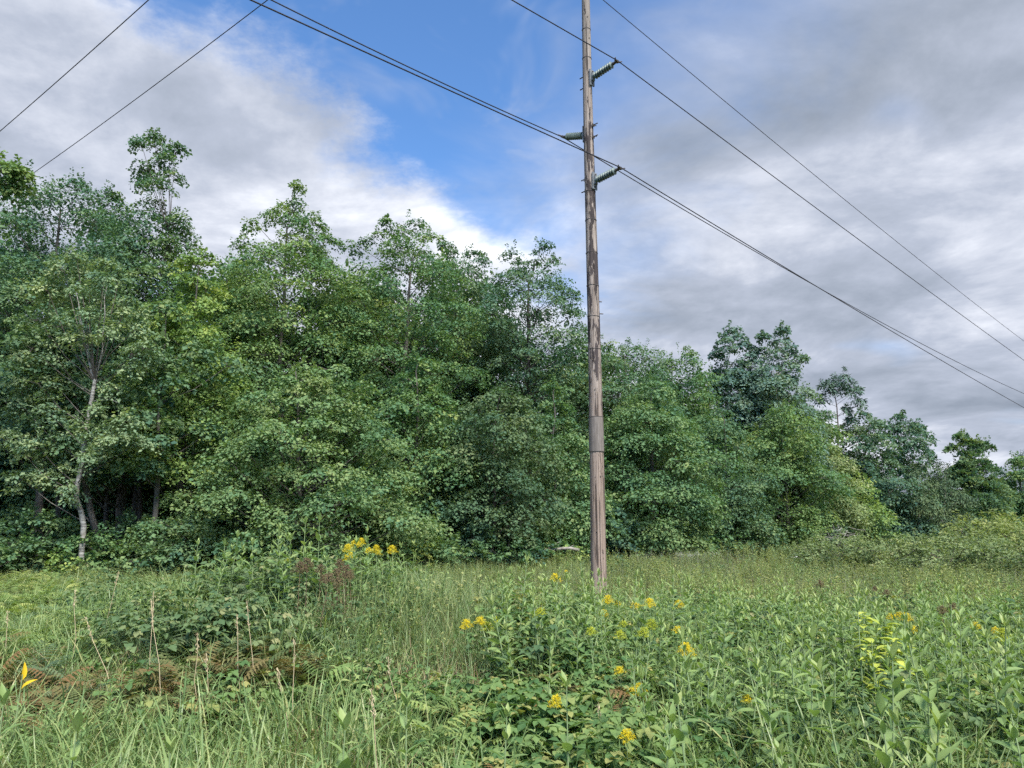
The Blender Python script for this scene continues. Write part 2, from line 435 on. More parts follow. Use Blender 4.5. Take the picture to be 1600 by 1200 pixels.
# ------------------------------------------------------------------ ground
def build_ground():
    gx = np.concatenate([-np.geomspace(700, 14, 26), np.linspace(-13.5, 17, 90), np.geomspace(17.6, 700, 28)])
    gy = np.concatenate([np.linspace(-60, 2, 14), np.linspace(2.4, 30, 90), np.geomspace(30.6, 1400, 44)])
    X, Y = np.meshgrid(gx, gy)
    Z = terrain(X, Y)
    V = np.stack([X, Y, Z], -1).reshape(-1, 3)
    nx = len(gx); i = np.arange(len(gy) - 1)[:, None] * nx; j = np.arange(nx - 1)[None]
    F = np.stack([i + j, i + j + 1, i + nx + j + 1, i + nx + j], -1).reshape(-1, 4)
    g = Geo(); g.add(V, F)
    o = g.obj('ground', MAT['ground'], smooth=True)
    tag(o, 'uneven meadow ground under the tall grass and weeds', None, None, 'structure')
build_ground()

# ------------------------------------------------------------------ utility pole and wires
POLE_D = 18.0
pb = at_depth(935.5, 925, POLE_D)
POLE_X = pb[0]
pole_gz = float(terrain(POLE_X, POLE_D))
AZ = math.radians(47.0)
LD = np.array([math.sin(AZ), math.cos(AZ), 0.])        # direction of the line
LU = np.array([math.cos(AZ), -math.sin(AZ), 0.])       # across the line, to the right and towards the camera
def pole_z(py): return at_depth(900, py, POLE_D)[2]
POLE_TOP = pole_z(-14)
def pole_r(z):
    t = (z - pole_gz) / (POLE_TOP - pole_gz); return 0.182 - 0.078 * t
WIRE_TIPS = {}
def build_pole():
    rng = np.random.default_rng(5)
    root = empty('utility_pole', (POLE_X, POLE_D, pole_gz))
    tag(root, 'tall weathered wooden utility pole standing in the meadow', 'utility pole')
    zs = np.linspace(-.3, POLE_TOP - pole_gz, 60)
    an = np.linspace(0, 2 * np.pi, 40, endpoint=False)
    R = np.array([pole_r(z + pole_gz) for z in zs])[:, None] * (1 + .012 * np.sin(an * 3 + 1)[None] + .006 * rng.normal(size=(60, 40)))
    # a few deep checks
    for a0, z0, z1, dpt in ((-1.9, 0, 5.5, .05), (-1.2, .2, 3.6, .04), (-1.55, 6, 12, .035), (-.9, 3, 8, .035)):
        k = np.exp(-((an - (a0 % (2 * np.pi))) / .05) ** 2)[None] * ((zs > z0) & (zs < z1))[:, None]
        R = R * (1 - dpt * k)
    V = np.stack([R * np.cos(an), R * np.sin(an), np.repeat(zs[:, None], 40, 1)], -1)
    V[:, :, 0] += (.02 * np.sin(zs * .35))[:, None]
    g = Geo()
    i = np.arange(59)[:, None] * 40; j = np.arange(40)[None]; k = (j + 1) % 40
    g.add(V, np.stack([i + j, i + k, i + 40 + k, i + 40 + j], -1).reshape(-1, 4))
    top = V[-1]; c = np.concatenate([top, top.mean(0, keepdims=True) + [[0, 0, .03]]])
    jj = np.arange(40); g.add(c, np.stack([jj, (jj + 1) % 40, np.full(40, 40)], -1))
    g.obj('shaft', MAT['pole'], root, smooth=True)
    # thin wire bands round the shaft
    for py in (47, 92, 300, 345, 396, 447, 495, 546):
        z = pole_z(py); r = pole_r(z) + .003
        g = Geo(); g.lathe([(r - .01, -.009), (r + .006, -.006), (r + .006, .006), (r - .01, .009)], 32)
        o = g.obj('band', MAT['steel_dark'], root); o.location = (.02 * math.sin((z - pole_gz) * .35), 0, z - pole_gz)
        o.rotation_euler = (rng.normal(0, .03), rng.normal(0, .03), 0)
    # grey sheet wrapped round the shaft
    z1, z0 = pole_z(652) - pole_gz, pole_z(706) - pole_gz
    g = Geo(); ra, rb_ = pole_r(z0 + pole_gz) + .008, pole_r(z1 + pole_gz) + .008
    g.lathe([(ra - .012, z0), (ra + .003, z0), (rb_ + .003, z1), (rb_ - .012, z1)], 36)
    wrap = g.obj('guard_sheet', MAT['guard'], root, smooth=False); wrap['label'] = 'grey guard sheet wrapped round the pole'
    wrap.location.x = .02 * math.sin((z0 + z1) * .5 * .35)
    for z in (z0, z1):
        r = pole_r(z + pole_gz) + .010
        g = Geo(); g.lathe([(r - .01, -.008), (r + .006, -.006), (r + .006, .006), (r - .01, .008)], 32)
        o = g.obj('strap', MAT['steel_dark'], wrap); o.location = (0, 0, z)
    # post insulators
    def insulator(py_base, py_tip, sgn, L, nm):
        zb = pole_z(py_base)
        ctr = np.array([POLE_X, POLE_D, zb]); u = LU * sgn
        r = pole_r(zb)
        yt = POLE_D + u[1] * L
        zt = at_depth(900, py_tip, yt)[2]
        tip = np.array([POLE_X + u[0] * L, yt, zt])
        start = ctr + u * (r + .05)
        loc = lambda P: np.asarray(P) - np.array([POLE_X, POLE_D, pole_gz])
        ax = tip - start; Lx = np.linalg.norm(ax); ax /= Lx
        e1 = np.cross(ax, [0, 0, 1]); e1 /= np.linalg.norm(e1); e2 = np.cross(ax, e1)
        M = np.eye(4); M[:3, 0] = e1; M[:3, 1] = e2; M[:3, 2] = ax; M[:3, 3] = loc(start)
        # bracket
        g = Geo()
        Mb = np.eye(4); Mb[:3, 0] = np.cross(u, [0, 0, 1]); Mb[:3, 1] = u; Mb[:3, 2] = [0, 0, 1]; Mb[:3, 3] = loc(ctr)
        g.box((0, r + .012, 0.0), (.17, .03, .44), Mb); g.box((0, r + .045, .0), (.10, .06, .20), Mb)
        br = g.obj('mounting_bracket', MAT['galvanised'], root)
        for dz in (-.16, .16):
            g = Geo(); P = [Mb[:3, 3] + u * (-r - .16) + [0, 0, dz], Mb[:3, 3] + u * (r + .06) + [0, 0, dz]]
            g.tube(P, .014, 8, cap=True); g.box((0, -r - .02, dz), (.07, .02, .07), Mb)
            g.obj('through_bolt', MAT['steel_dark'], br)
        g = Geo(); core = Lx - .14
        g.tube([M[:3, 3] + ax * 0, M[:3, 3] + ax * .06], .055, 14, cap=True)
        g.tube([M[:3, 3] + ax * .05, M[:3, 3] + ax * core], .030, 14)
        ins = g.obj('insulator', MAT['porcelain'], root, smooth=True)
        n = 8
        for q in range(n):
            t = .10 + (core - .16) * q / (n - 1)
            g = Geo(); rr = .092
            g.lathe([(.029, t - .012), (rr, t - .012), (rr + .003, t - .006), (rr - .004, t + .004), (.032, t + .020)], 18, M=M)
            g.obj('shed', MAT['porcelain'], ins, smooth=True)
        g = Geo(); g.tube([M[:3, 3] + ax * (core - .02), M[:3, 3] + ax * (core + .09)], (.042, .030), 12, cap=True)
        g.box((0, 0, Lx - .03), (.10, .05, .07), M)
        for q in (-1, 1):
            g.tube([M[:3, 3] + ax * (Lx - .03) + LD * .06 * q, M[:3, 3] + ax * (Lx + .03) + LD * .13 * q + [0, 0, .02]], (.022, .012), 8, cap=True)
        g.obj('wire_clamp', MAT['steel_dark'], ins)
        WIRE_TIPS[nm] = tip
    insulator(125, 95, 1, .98, 'upper')
    insulator(208, 214, -1, .93, 'middle')
    insulator(286, 262, 1, .98, 'lower')
    # cap bracket for the shield wire on top
    g = Geo(); zt = POLE_TOP - pole_gz
    g.box((0, 0, zt + .04), (.10, .10, .10)); g.tube([(0, 0, zt), (0, 0, zt + .16)], .02, 8, cap=True)
    g.obj('top_clamp', MAT['galvanised'], root)
    WIRE_TIPS['top'] = np.array([POLE_X, POLE_D, POLE_TOP + .16])
    # odd bolts and pegs seen on the shaft
    for py, a in ((195, .2), (212, .15), (470, .4), (490, .1), (283, 3.2), (30, -1.3), (63, -1.0), (610, -1.7), (745, -1.2), (830, -1.8)):
        z = pole_z(py) - pole_gz; r = pole_r(z + pole_gz); dv = np.array([math.cos(a), math.sin(a), 0])
        g = Geo(); c0 = np.array([.02 * math.sin(z * .35), 0, z])
        g.tube([c0 + dv * (r - .05), c0 + dv * (r + (.09 if abs(a) < 1 else .02))], .013, 7, cap=True)
        g.obj('bolt', MAT['steel_dark'], root)
    return root
build_pole()

def on_plane(px, py, P0, d):
    """point of the vertical plane through P0 along d that is seen at the pixel; returns distance along d and height"""
    r = pix_dir(px, py)
    A = np.array([[r[0], -d[0]], [r[1], -d[1]]]); s, t = np.linalg.solve(A, P0[:2])
    return t, EYE + s * r[2]
def span(P0, d, pix, t_end, n=60):
    """a hanging wire that leaves P0 along d and passes the measured pixels"""
    pts = [on_plane(px, py, P0, d) for px, py in pix]
    if len(pts) == 1: pts.append((pts[0][0] * .5, (P0[2] + pts[0][1]) / 2 - .0))
    (t1, z1), (t2, z2) = pts[0], pts[1]
    A = np.array([[t1, t1 * t1], [t2, t2 * t2]]); bq = np.array([z1 - P0[2], z2 - P0[2]])
    a, c = np.linalg.solve(A, bq)
    c = abs(c) if abs(c) < .01 else .004
    a = (z1 - P0[2] - c * t1 * t1) / t1
    t = np.linspace(0, t_end, n)
    P = P0[None, :] + t[:, None] * d[None]; P[:, 2] = P0[2] + a * t + c * t * t
    return P
def wire(name, parts, label, r=.0135):
    g = Geo()
    P = parts[0] if len(parts) == 1 else np.concatenate([parts[0][::-1], parts[1][1:]])
    g.tube(P, r, 6)
    o = g.obj(name, MAT['wire'], smooth=True); tag(o, label, 'power line', 'overhead power lines')
T = WIRE_TIPS
wire('power_line', [np.array([T['top'] - LD * t + [0, 0, -.012 * t] for t in np.linspace(0, 14, 20)]), span(T['top'], LD, [(1600, 533), (1250, 255)], 110)],
     'thin topmost power line sloping from the pole top to the right edge', .011)
wire('power_line', [span(T['upper'], -LD, [(800, 0), (880, 46)], 14), span(T['upper'], LD, [(1600, 563), (1267, 316)], 110)],
     'power line clamped to the upper insulator right of the pole')
wire('power_line', [span(T['middle'], -LD, [(424, 0), (640, 98)], 15), span(T['middle'], LD, [(1600, 615), (1280, 450)], 110)],
     'power line clamped to the single insulator left of the pole')
wire('power_line', [span(T['lower'], -LD, [(392, 0), (640, 112)], 15), span(T['lower'], LD, [(1600, 637), (1280, 450)], 110)],
     'power line clamped to the lower insulator right of the pole')
def cross_wire(p1, p2, D1, label):
    A = at_depth(p1[0], p1[1], D1)
    az = math.radians(-51); d = np.array([math.sin(az), math.cos(az), 0])
    t, z = on_plane(p2[0], p2[1], A, d)
    n = 50; tt = np.linspace(-10, 40, n)
    P = A[None] + tt[:, None] * d[None]; sl_ = (z - A[2]) / t
    P[:, 2] = A[2] + sl_ * tt + .0012 * tt * (tt - t)
    wire('power_line', [P], label, .0125)
cross_wire((232, 0), (0, 205), 15.0, 'outer of two power lines crossing the top left corner')
cross_wire((418, 0), (40, 279), 17.0, 'power line running down into the leaves at the left edge')

# ------------------------------------------------------------------ trees
def unit(v): return v / (np.linalg.norm(v, axis=-1, keepdims=True) + 1e-9)
def leaves(g, C, D, N, L, W, tint, fold=.18):
    """folded rhombic leaves: base point C, pointing along D, facing N"""
    D = unit(D); Sd = unit(np.cross(D, N)); N = np.cross(Sd, D)
    L = L[:, None]; W = W[:, None]
    b0 = C; tp = C + D * L
    m = C + D * L * .42 + N * (-fold) * W
    v = np.stack([b0, m + Sd * W * .5 + N * W * fold * 1.6, tp, m - Sd * W * .5 + N * W * fold * 1.6], 1)
    n = len(C); i = np.arange(n)[:, None] * 4
    F = np.concatenate([i + [0, 1, 2], i + [0, 2, 3]])
    g.add(v.reshape(-1, 3), F, np.concatenate([tint, tint]))

def crown_masses(rng, H, zb, R, prof, msize, lobes=True, jitter=.25):
    """leafy masses that fill a crown: list of centre + radius"""
    out = []
    z = zb
    while z < H - .15 * msize:
        t = (z - zb) / (H - zb)
        r = R * np.interp(t, [p[0] for p in prof], [p[1] for p in prof])
        s = msize * np.clip(.55 + .6 * r / R, .45, 1.15)
        ring = max(r - s * .55, 0)
        n = max(1, int(round(2 * np.pi * ring / (s * 1.35)))) if ring > .25 * s else 1
        a0 = rng.uniform(0, 2 * np.pi)
        for k in range(n):
            a = a0 + 2 * np.pi * (k + rng.uniform(-jitter, jitter)) / n
            rr = ring * rng.uniform(.62, 1.22)
            ss = s * rng.uniform(.75, 1.15)
            out.append((math.cos(a) * rr, math.sin(a) * rr, z + rng.uniform(-.35, .35) * s, ss))
        if ring > 1.3 * s and rng.random() < .6:
            out.append((rng.normal(0, .3 * ring), rng.normal(0, .3 * ring), z, s))
        z += s * .86
    return out

def build_tree(seed, H, zb, R, prof, mat, bark, msize=1.5, leaf=.122, lw=.82, dens=1.0, flat=.46, clump=.55, cflat=.16,
               lpc=41, trunk_r=.16, trunk_path=None, extra=(), masses=None, droop=.42, up=.95, tvar=.15, twig=True, upright=0.0, cl_n=21, shoot=1.0):
    """returns (trunk geo, crown geo) in local coordinates, base at the origin"""
    rng = np.random.default_rng(seed)
    if masses is None: masses = crown_masses(rng, H, zb, R, prof, msize)
    masses = list(masses) + list(extra)
    gt = Geo(); gc = Geo()
    if trunk_path is None:
        n = 9; zz = np.linspace(-.2, H * .93, n)
        wob = np.cumsum(rng.normal(0, .05 + .006 * H, (n, 2)), 0); wob -= wob[0]
        trunk_path = np.column_stack([wob * np.linspace(0, 1, n)[:, None], zz])
    trunk_path = np.asarray(trunk_path, float)
    zt = trunk_path[:, 2]; tr = trunk_r * (1 - .88 * np.clip((zt - zt[0]) / (H - zt[0]), 0, 1)); tr[0] *= 1.35
    gt.tube(trunk_path, tr, 10)
    allC = []; allN = []; allT = []; allR = []
    for (x, y, z, s) in masses:
        hd = math.hypot(x, y)
        z0 = np.clip(z - .55 * hd - .3 * s, zt[0] + .35 * H * .5, zt[-1] - .1) if z > .25 * H else max(.3, z - .3 * hd)
        px = np.interp(z0, zt, trunk_path[:, 0]); py = np.interp(z0, zt, trunk_path[:, 1])
        a = np.array([px, py, z0]); c = np.array([x, y, z])
        mid = a * .5 + c * .5 + np.array([0, 0, -.06 * hd]) + rng.normal(0, .08, 3) * s
        r0 = float(np.interp(z0, zt, tr)) * .42
        lp = np.array([a, a * .7 + mid * .3, mid, mid * .4 + c * .6, c])
        gt.tube(lp, np.linspace(max(r0, .018), .010, 5), 5)
        n = max(8, int(cl_n * dens * (s / 1.3) ** 1.5))
        dv = unit(rng.normal(size=(n, 3)) + np.array([x, y, 0]) / (hd + .3) * .55 + [0, 0, .35])
        rad = rng.uniform(.45, 1.0, n) ** .7
        cc = c + dv * rad[:, None] * np.array([s, s, s * flat])
        if twig:
            for q in range(0, n, 3):
                gt.tube(np.array([c, (c + cc[q]) / 2 + [0, 0, .05 * s], cc[q]]), (.011, .008, .004), 3)
        nn = unit(np.array([0, 0, up]) + dv * .45 + rng.normal(0, .22, (n, 3)))
        tt = rng.normal(.48, tvar, n) + rng.normal(0, .08)
        allC.append(cc); allN.append(nn); allT.append(tt); allR.append(np.full(n, clump * np.clip(s / 1.3, .6, 1.15)) * rng.uniform(.65, 1.3, n))
    C = np.concatenate(allC); N = np.concatenate(allN); T = np.concatenate(allT); Rr = np.concatenate(allR)
    m = len(C)
    C = np.repeat(C, lpc, 0); N = np.repeat(N, lpc, 0); T = np.repeat(T, lpc); Rr = np.repeat(Rr, lpc)
    k = len(C)
    ref = rng.normal(size=(k, 3)); e = unit(np.cross(N, ref)); rho = np.sqrt(rng.uniform(0, 1, k))
    P = C + e * (rho * Rr)[:, None] + N * (rng.normal(0, cflat, k) * Rr)[:, None]

    P[:, 2] -= droop * rho ** 2 * Rr
    P[:, 2] = np.maximum(P[:, 2], .06)
    Dd = unit(e + rng.normal(0, .45, (k, 3)) + np.array([0, 0, -.35 * droop / .35 + upright]))
    Nn = unit(N + rng.normal(0, .38, (k, 3)))
    Ln = leaf * np.clip(rng.lognormal(-.1, .33, k), .4, 1.7)
    leaves(gc, P, Dd, Nn, Ln, Ln * lw, np.clip(T + rng.normal(0, .08, k), 0, 1))
    # upright leader shoots that roughen the outline of the crown
    sh = []
    for (x, y, z, s) in masses:
        for q in range(rng.integers(1, 4)):
            a = rng.uniform(0, 6.28); rr = s * rng.uniform(0, .7); hh = s * rng.uniform(.35, .75) * shoot
            b0 = np.array([x + rr * math.cos(a), y + rr * math.sin(a), z + s * flat * .75]); nl = 26
            t = rng.uniform(0, 1, nl); aa = rng.uniform(0, 6.28, nl)
            lx, ly = rng.normal(0, .12, 2)
            p = b0 + np.column_stack([lx * t, ly * t, t]) * hh; e = np.column_stack([np.cos(aa), np.sin(aa), np.full(nl, .35)])
            sh.append((p + e * (.16 * s * (1 - .75 * t) * rng.uniform(.2, 1, nl))[:, None], e, np.clip(rng.normal(.55, .1), 0, 1) + rng.normal(0, .06, nl)))
    p = np.concatenate([q[0] for q in sh]); e = np.concatenate([q[1] for q in sh]); tt = np.clip(np.concatenate([q[2] for q in sh]), 0, 1); kk = len(p)
    Ln = leaf * rng.uniform(.6, 1.1, kk)
    leaves(gc, p, e + rng.normal(0, .3, (kk, 3)), np.array([0, 0, 1.]) + rng.normal(0, .45, (kk, 3)), Ln, Ln * lw, tt)
    return gt, gc

ROUND = [(0, .6), (.15, .88), (.4, 1.0), (.65, .92), (.85, .64), (1, .2)]
CONE = [(0, 1.0), (.25, .92), (.5, .7), (.75, .42), (1, .06)]
PEAK = [(0, .75), (.2, 1.0), (.45, .98), (.65, .74), (.82, .42), (1, .10)]
COLM = [(0, .7), (.3, 1.0), (.7, .9), (.9, .6), (1, .2)]
TOPH = [(0, .35), (.3, .6), (.6, 1.0), (.85, .75), (1, .2)]

def plant_tree(name, label, px, D, top_py, half_px, bot_py, prof, mat, bark='bark', cat='tree', group=None, cpy=None, **kw):
    """tree placed from its spot in the picture: px at mid crown, depth D, top and lowest leaves"""
    cpy = cpy if cpy is not None else (top_py + bot_py) / 2
    c = at_depth(px, cpy, D); x = c[0]; gz = float(terrain(x, D))
    H = at_depth(px, top_py, D)[2] - gz
    zb = max(.4, at_depth(px, bot_py, D)[2] - gz)
    R = 1.08 * half_px / FPX * (D * CP + (c[2] - EYE) * SP)
    seed = kw.pop('seed', int(abs(px) * 7 + D * 13))
    ex = kw.pop('peaks', ())
    extra = []
    for (qx, qy, s) in ex:          # extra leafy masses given by their own spot in the picture
        q = at_depth(qx, qy, D); extra.append((q[0] - x, np.random.default_rng(int(qx + qy)).uniform(-.5, .5), q[2] - gz, s * 1.22))
    gt, gc = build_tree(seed, H, zb, R, prof, MAT[mat], MAT[bark], extra=extra, **kw)
    root = empty(name, (x, D, gz))
    gt.obj('trunk', MAT[bark], root, smooth=True)
    gc.obj('crown', MAT[mat], root)
    tag(root, label, cat, group)
    return root

G1 = 'trees along the forest edge'
FAST = dict(lpc=22)
def forest():
    P = plant_tree
    P('maple_tree', 'green maple whose crown only pokes in at the left edge beside a wire', -150, 21, 228, 100, 330, ROUND, 'maple', group=G1, msize=1.2, trunk_r=.2, leaf=.12,
      peaks=((22, 268, .35), (10, 282, .4), (-5, 262, .5), (0, 292, .4), (-30, 250, .7), (-30, 280, .7)))
    P('maple_tree', 'broad dark green maple behind the white birch, round topped', 95, 36, 296, 145, 700, ROUND, 'maple_dark', group=G1, msize=1.8, trunk_r=.22,
      peaks=((168, 300, .5), (140, 305, .7), (70, 315, .8)))
    P('aspen_tree', 'tall slender tree with twin tips rising highest above the left skyline', 236, 36, 330, 80, 730, COLM, 'maple_dark', 'bark_dark', group=G1, msize=1.3, trunk_r=.17,
      peaks=((234, 205, .36), (240, 225, .5), (228, 232, .42), (236, 255, .62), (224, 262, .5), (270, 226, .4), (264, 246, .5), (258, 270, .65), (232, 285, .72), (252, 300, .7), (238, 318, .8), (282, 350, .55)))
    P('maple_tree', 'yellow green young maple just right of the birch, lit and pointed', 300, 30.5, 392, 92, 720, CONE, 'maple_yellow', group=G1, msize=1.15, trunk_r=.12, leaf=.12, lpc=50,
      peaks=((245, 480, .6), (255, 520, .7)))
    P('maple_tree', 'large maple with pointed stepped top in the left half of the skyline', 452, 39, 320, 120, 700, PEAK, 'maple', group=G1, msize=1.65, trunk_r=.24,
      peaks=((462, 297, .4), (455, 315, .55), (400, 350, .6), (430, 330, .7), (490, 345, .6), (385, 375, .6), (515, 385, .7)))
    P('maple_tree', 'round leafy maple with small leaf tuft on top, left of the sparse oak', 632, 40, 372, 104, 700, ROUND, 'maple', group=G1, msize=1.55, trunk_r=.24, dens=.85,
      peaks=((605, 348, .28), (590, 372, .55), (648, 350, .6), (625, 362, .6), (668, 375, .6), (560, 385, .6)))
    P('cherry_tree', 'thin topped tree squeezed between the round maple and the oak', 722, 45, 395, 62, 700, COLM, 'oak_leaf', 'bark_dark', group=G1, msize=1.3, trunk_r=.16, dens=.75,
      peaks=((695, 380, .4), (710, 395, .5), (738, 390, .45), (750, 410, .5)))
    P('oak_tree', 'sparse oak with dark bare limbs showing, just left of the utility pole', 826, 42, 410, 82, 720, TOPH, 'oak_leaf', 'bark_dark', group=G1, msize=1.25, trunk_r=.26, dens=.58, clump=.5,
      peaks=((848, 385, .5), (840, 405, .7), (862, 412, .6), (800, 400, .6), (812, 420, .7), (880, 460, .7), (895, 490, .6)))
    P('maple_tree', 'dense maple showing immediately right of the utility pole', 975, 45, 532, 92, 840, ROUND, 'maple_dark', group=G1, msize=1.6, trunk_r=.2,
      peaks=((945, 535, .6), (985, 545, .7)))
    P('maple_tree', 'round headed maple between the pole and the pair of aspens', 1062, 50, 548, 62, 830, ROUND, 'maple', group=G1, msize=1.5, trunk_r=.2, dens=.9,
      peaks=((1075, 552, .5), (1050, 565, .6)))
    P('aspen_tree', 'slender aspen with open spreading top, left one of the pair', 1146, 56, 560, 52, 800, COLM, 'aspen_leaf', 'bark_pale', group=G1, msize=1.25, trunk_r=.15, dens=.7, leaf=.18,
      peaks=((1143, 512, .5), (1146, 572, .9), (1138, 590, .9), (1158, 585, .9), (1150, 528, .7), (1130, 535, .55), (1165, 540, .6), (1120, 550, .5), (1140, 550, .8), (1170, 555, .5)))
    P('aspen_tree', 'slender aspen with two pointed tips, right one of the pair', 1214, 55, 570, 60, 830, COLM, 'aspen_leaf', 'bark_pale', group=G1, msize=1.3, trunk_r=.15, dens=.75, leaf=.18,
      peaks=((1222, 513, .45), (1220, 575, .9), (1196, 580, .8), (1236, 585, .8), (1218, 530, .6), (1230, 545, .65), (1193, 525, .35), (1192, 545, .5), (1212, 555, .8), (1245, 560, .6), (1180, 565, .55)))
    P('maple_tree', 'dark leafy tree filling the gap right of the aspens', 1270, 60, 600, 36, 840, COLM, 'maple_dark', group=G1, msize=1.5, trunk_r=.17, leaf=.15)
    # the drooping, layered trees that come down to the meadow
    P('beech_tree', 'low spreading tree with layered drooping branches in front of the tall maples', 480, 29.0, 562, 165, 838, CONE, 'beech_leaf', group=G1, msize=1.05, trunk_r=.13,
      flat=.42, clump=.55, cflat=.13, up=1.15, lpc=52, cl_n=20, leaf=.112, peaks=((510, 575, .7), (470, 590, .7), (560, 610, .7)))
    P('maple_tree', 'bright green maple branches hanging beside the layered tree', 652, 33, 560, 82, 838, PEAK, 'maple', group=G1, msize=1.2, trunk_r=.14, flat=.5, up=1.0, leaf=.125, lpc=48)
    P('chokecherry_tree', 'small bronze tinged tree with dull dark leaves left of the pole base', 772, 32.5, 600, 92, 845, ROUND, 'brownish_leaf', 'bark_dark', group=G1, msize=1.05, trunk_r=.11, dens=.9, leaf=.115, lpc=48)
    P('maple_tree', 'leafy young tree low behind the lower part of the utility pole', 868, 36, 600, 78, 840, CONE, 'beech_leaf', group=G1, msize=1.15, trunk_r=.12, flat=.5, up=1.0, leaf=.12, lpc=48)
    P('beech_tree', 'bushy lit tree sweeping down to the meadow right of the pole', 1015, 40, 598, 98, 850, PEAK, 'beech_leaf', group=G1, msize=1.25, trunk_r=.15, flat=.5, up=1.0, leaf=.125, lpc=50)
    P('maple_tree', 'dark leafy tree at the meadow edge below the left aspen', 1130, 47, 640, 66, 850, PEAK, 'maple_dark', group=G1, msize=1.25, trunk_r=.14, flat=.5, up=1.0)
    P('maple_tree', 'leafy tree at the meadow edge below the right aspen', 1225, 51, 640, 70, 848, ROUND, 'maple', group=G1, msize=1.35, trunk_r=.15, dens=.95, leaf=.14)
    P('willow_tree', 'grey green bushy tree right of the aspens reaching the ground', 1302, 56, 705, 44, 838, ROUND, 'shrub', group=G1, msize=1.3, trunk_r=.12, leaf=.14)
    # right end
    P('oak_tree', 'sparse see-through oak standing right of the flat topped pine', 1352, 72, 655, 40, 740, ROUND, 'oak_leaf', 'bark_dark', group=G1, msize=1.2, trunk_r=.18, dens=.5, leaf=.21, lpc=30,
      peaks=((1350, 648, .8), (1330, 665, .9), (1375, 665, .7)))
    P('oak_tree', 'sparse see-through oak standing above the cedars', 1417, 74, 655, 36, 740, ROUND, 'oak_leaf', 'bark_dark', group=G1, msize=1.2, trunk_r=.18, dens=.55, leaf=.21, lpc=30,
      peaks=((1412, 652, .8), (1432, 670, .8), (1395, 672, .8)))
    P('maple_tree', 'pale yellow green sapling tree in front of the oaks', 1345, 60, 742, 40, 835, CONE, 'maple_yellow', group=G1, msize=1.1, trunk_r=.08, leaf=.18, lpc=18)
    P('maple_tree', 'mid green tree below the sparse oaks', 1392, 66, 738, 52, 835, ROUND, 'oak_leaf', group=G1, msize=1.5, trunk_r=.12, leaf=.18, lpc=30)
    P('cedar_tree', 'olive coloured cedar with a broad skirt near the right end of the forest', 1470, 68, 718, 46, 838, CONE, 'cedar', 'bark_pale', group=G1, msize=1.2, trunk_r=.13, leaf=.2, lw=.35, lpc=36, flat=.5)
    P('cedar_tree', 'dull olive cedar with paired pale trunks below the second oak', 1432, 65, 735, 34, 800, CONE, 'cedar', 'dead_wood', group=G1, msize=1.2, trunk_r=.13, leaf=.2, lw=.35, lpc=36, flat=.5)
    P('maple_tree', 'dense dark maple with spiky upright twigs at the right', 1522, 74, 684, 48, 838, CONE, 'maple_dark', group=G1, msize=1.3, trunk_r=.2, leaf=.2, lpc=40, cl_n=26, shoot=1.8, upright=.9, droop=.1,
      peaks=((1500, 684, .55), (1515, 692, .7), (1492, 702, .7), (1545, 700, .6), (1535, 695, .55)))
    P('maple_tree', 'tree cut off by the right edge of the picture', 1592, 84, 716, 34, 840, ROUND, 'maple', group=G1, msize=1.7, trunk_r=.2, leaf=.24, lpc=32)
    P('pine_tree', 'dark pine tips just showing at the far right edge', 1602, 95, 705, 22, 760, CONE, 'needle', 'pine_bark', group=G1, msize=1.3, leaf=.26, lw=.3, lpc=22)
forest()

def red_pine():
    D = 71
    c = at_depth(1306, 640, D); x = c[0]; gz = float(terrain(x, D))
    def L(px, py, dy=0):
        q = at_depth(px, py, D); return (q[0] - x, dy, q[2] - gz)
    H = L(1306, 586)[2]
    ms = []
    rng = np.random.default_rng(3)
    for px, py, s in ((1308, 592, .8), (1295, 600, .8), (1322, 600, .85), (1335, 606, .7), (1284, 606, .7), (1310, 604, 1.0), (1300, 612, .7), (1328, 614, .7),
                      (1288, 622, .55), (1335, 630, .6), (1320, 640, .5), (1292, 650, .45), (1326, 655, .5)):
        a, _, z = L(px, py); ms.append((a, rng.uniform(-1.2, 1.2), z, s))
    gt, gc = build_tree(33, H, 5, 2, ROUND, None, None, masses=ms, leaf=.30, lw=.28, flat=.5, clump=.6, lpc=34, dens=1.1, trunk_r=.17, up=.9, cl_n=13)
    root = empty('pine_tree', (x, D, gz)); gt.obj('trunk', MAT['pine_bark'], root, smooth=True); gc.obj('crown', MAT['needle'], root)
    tag(root, 'flat topped pine with bare trunk rising above the right hand trees', 'tree', G1)
red_pine()

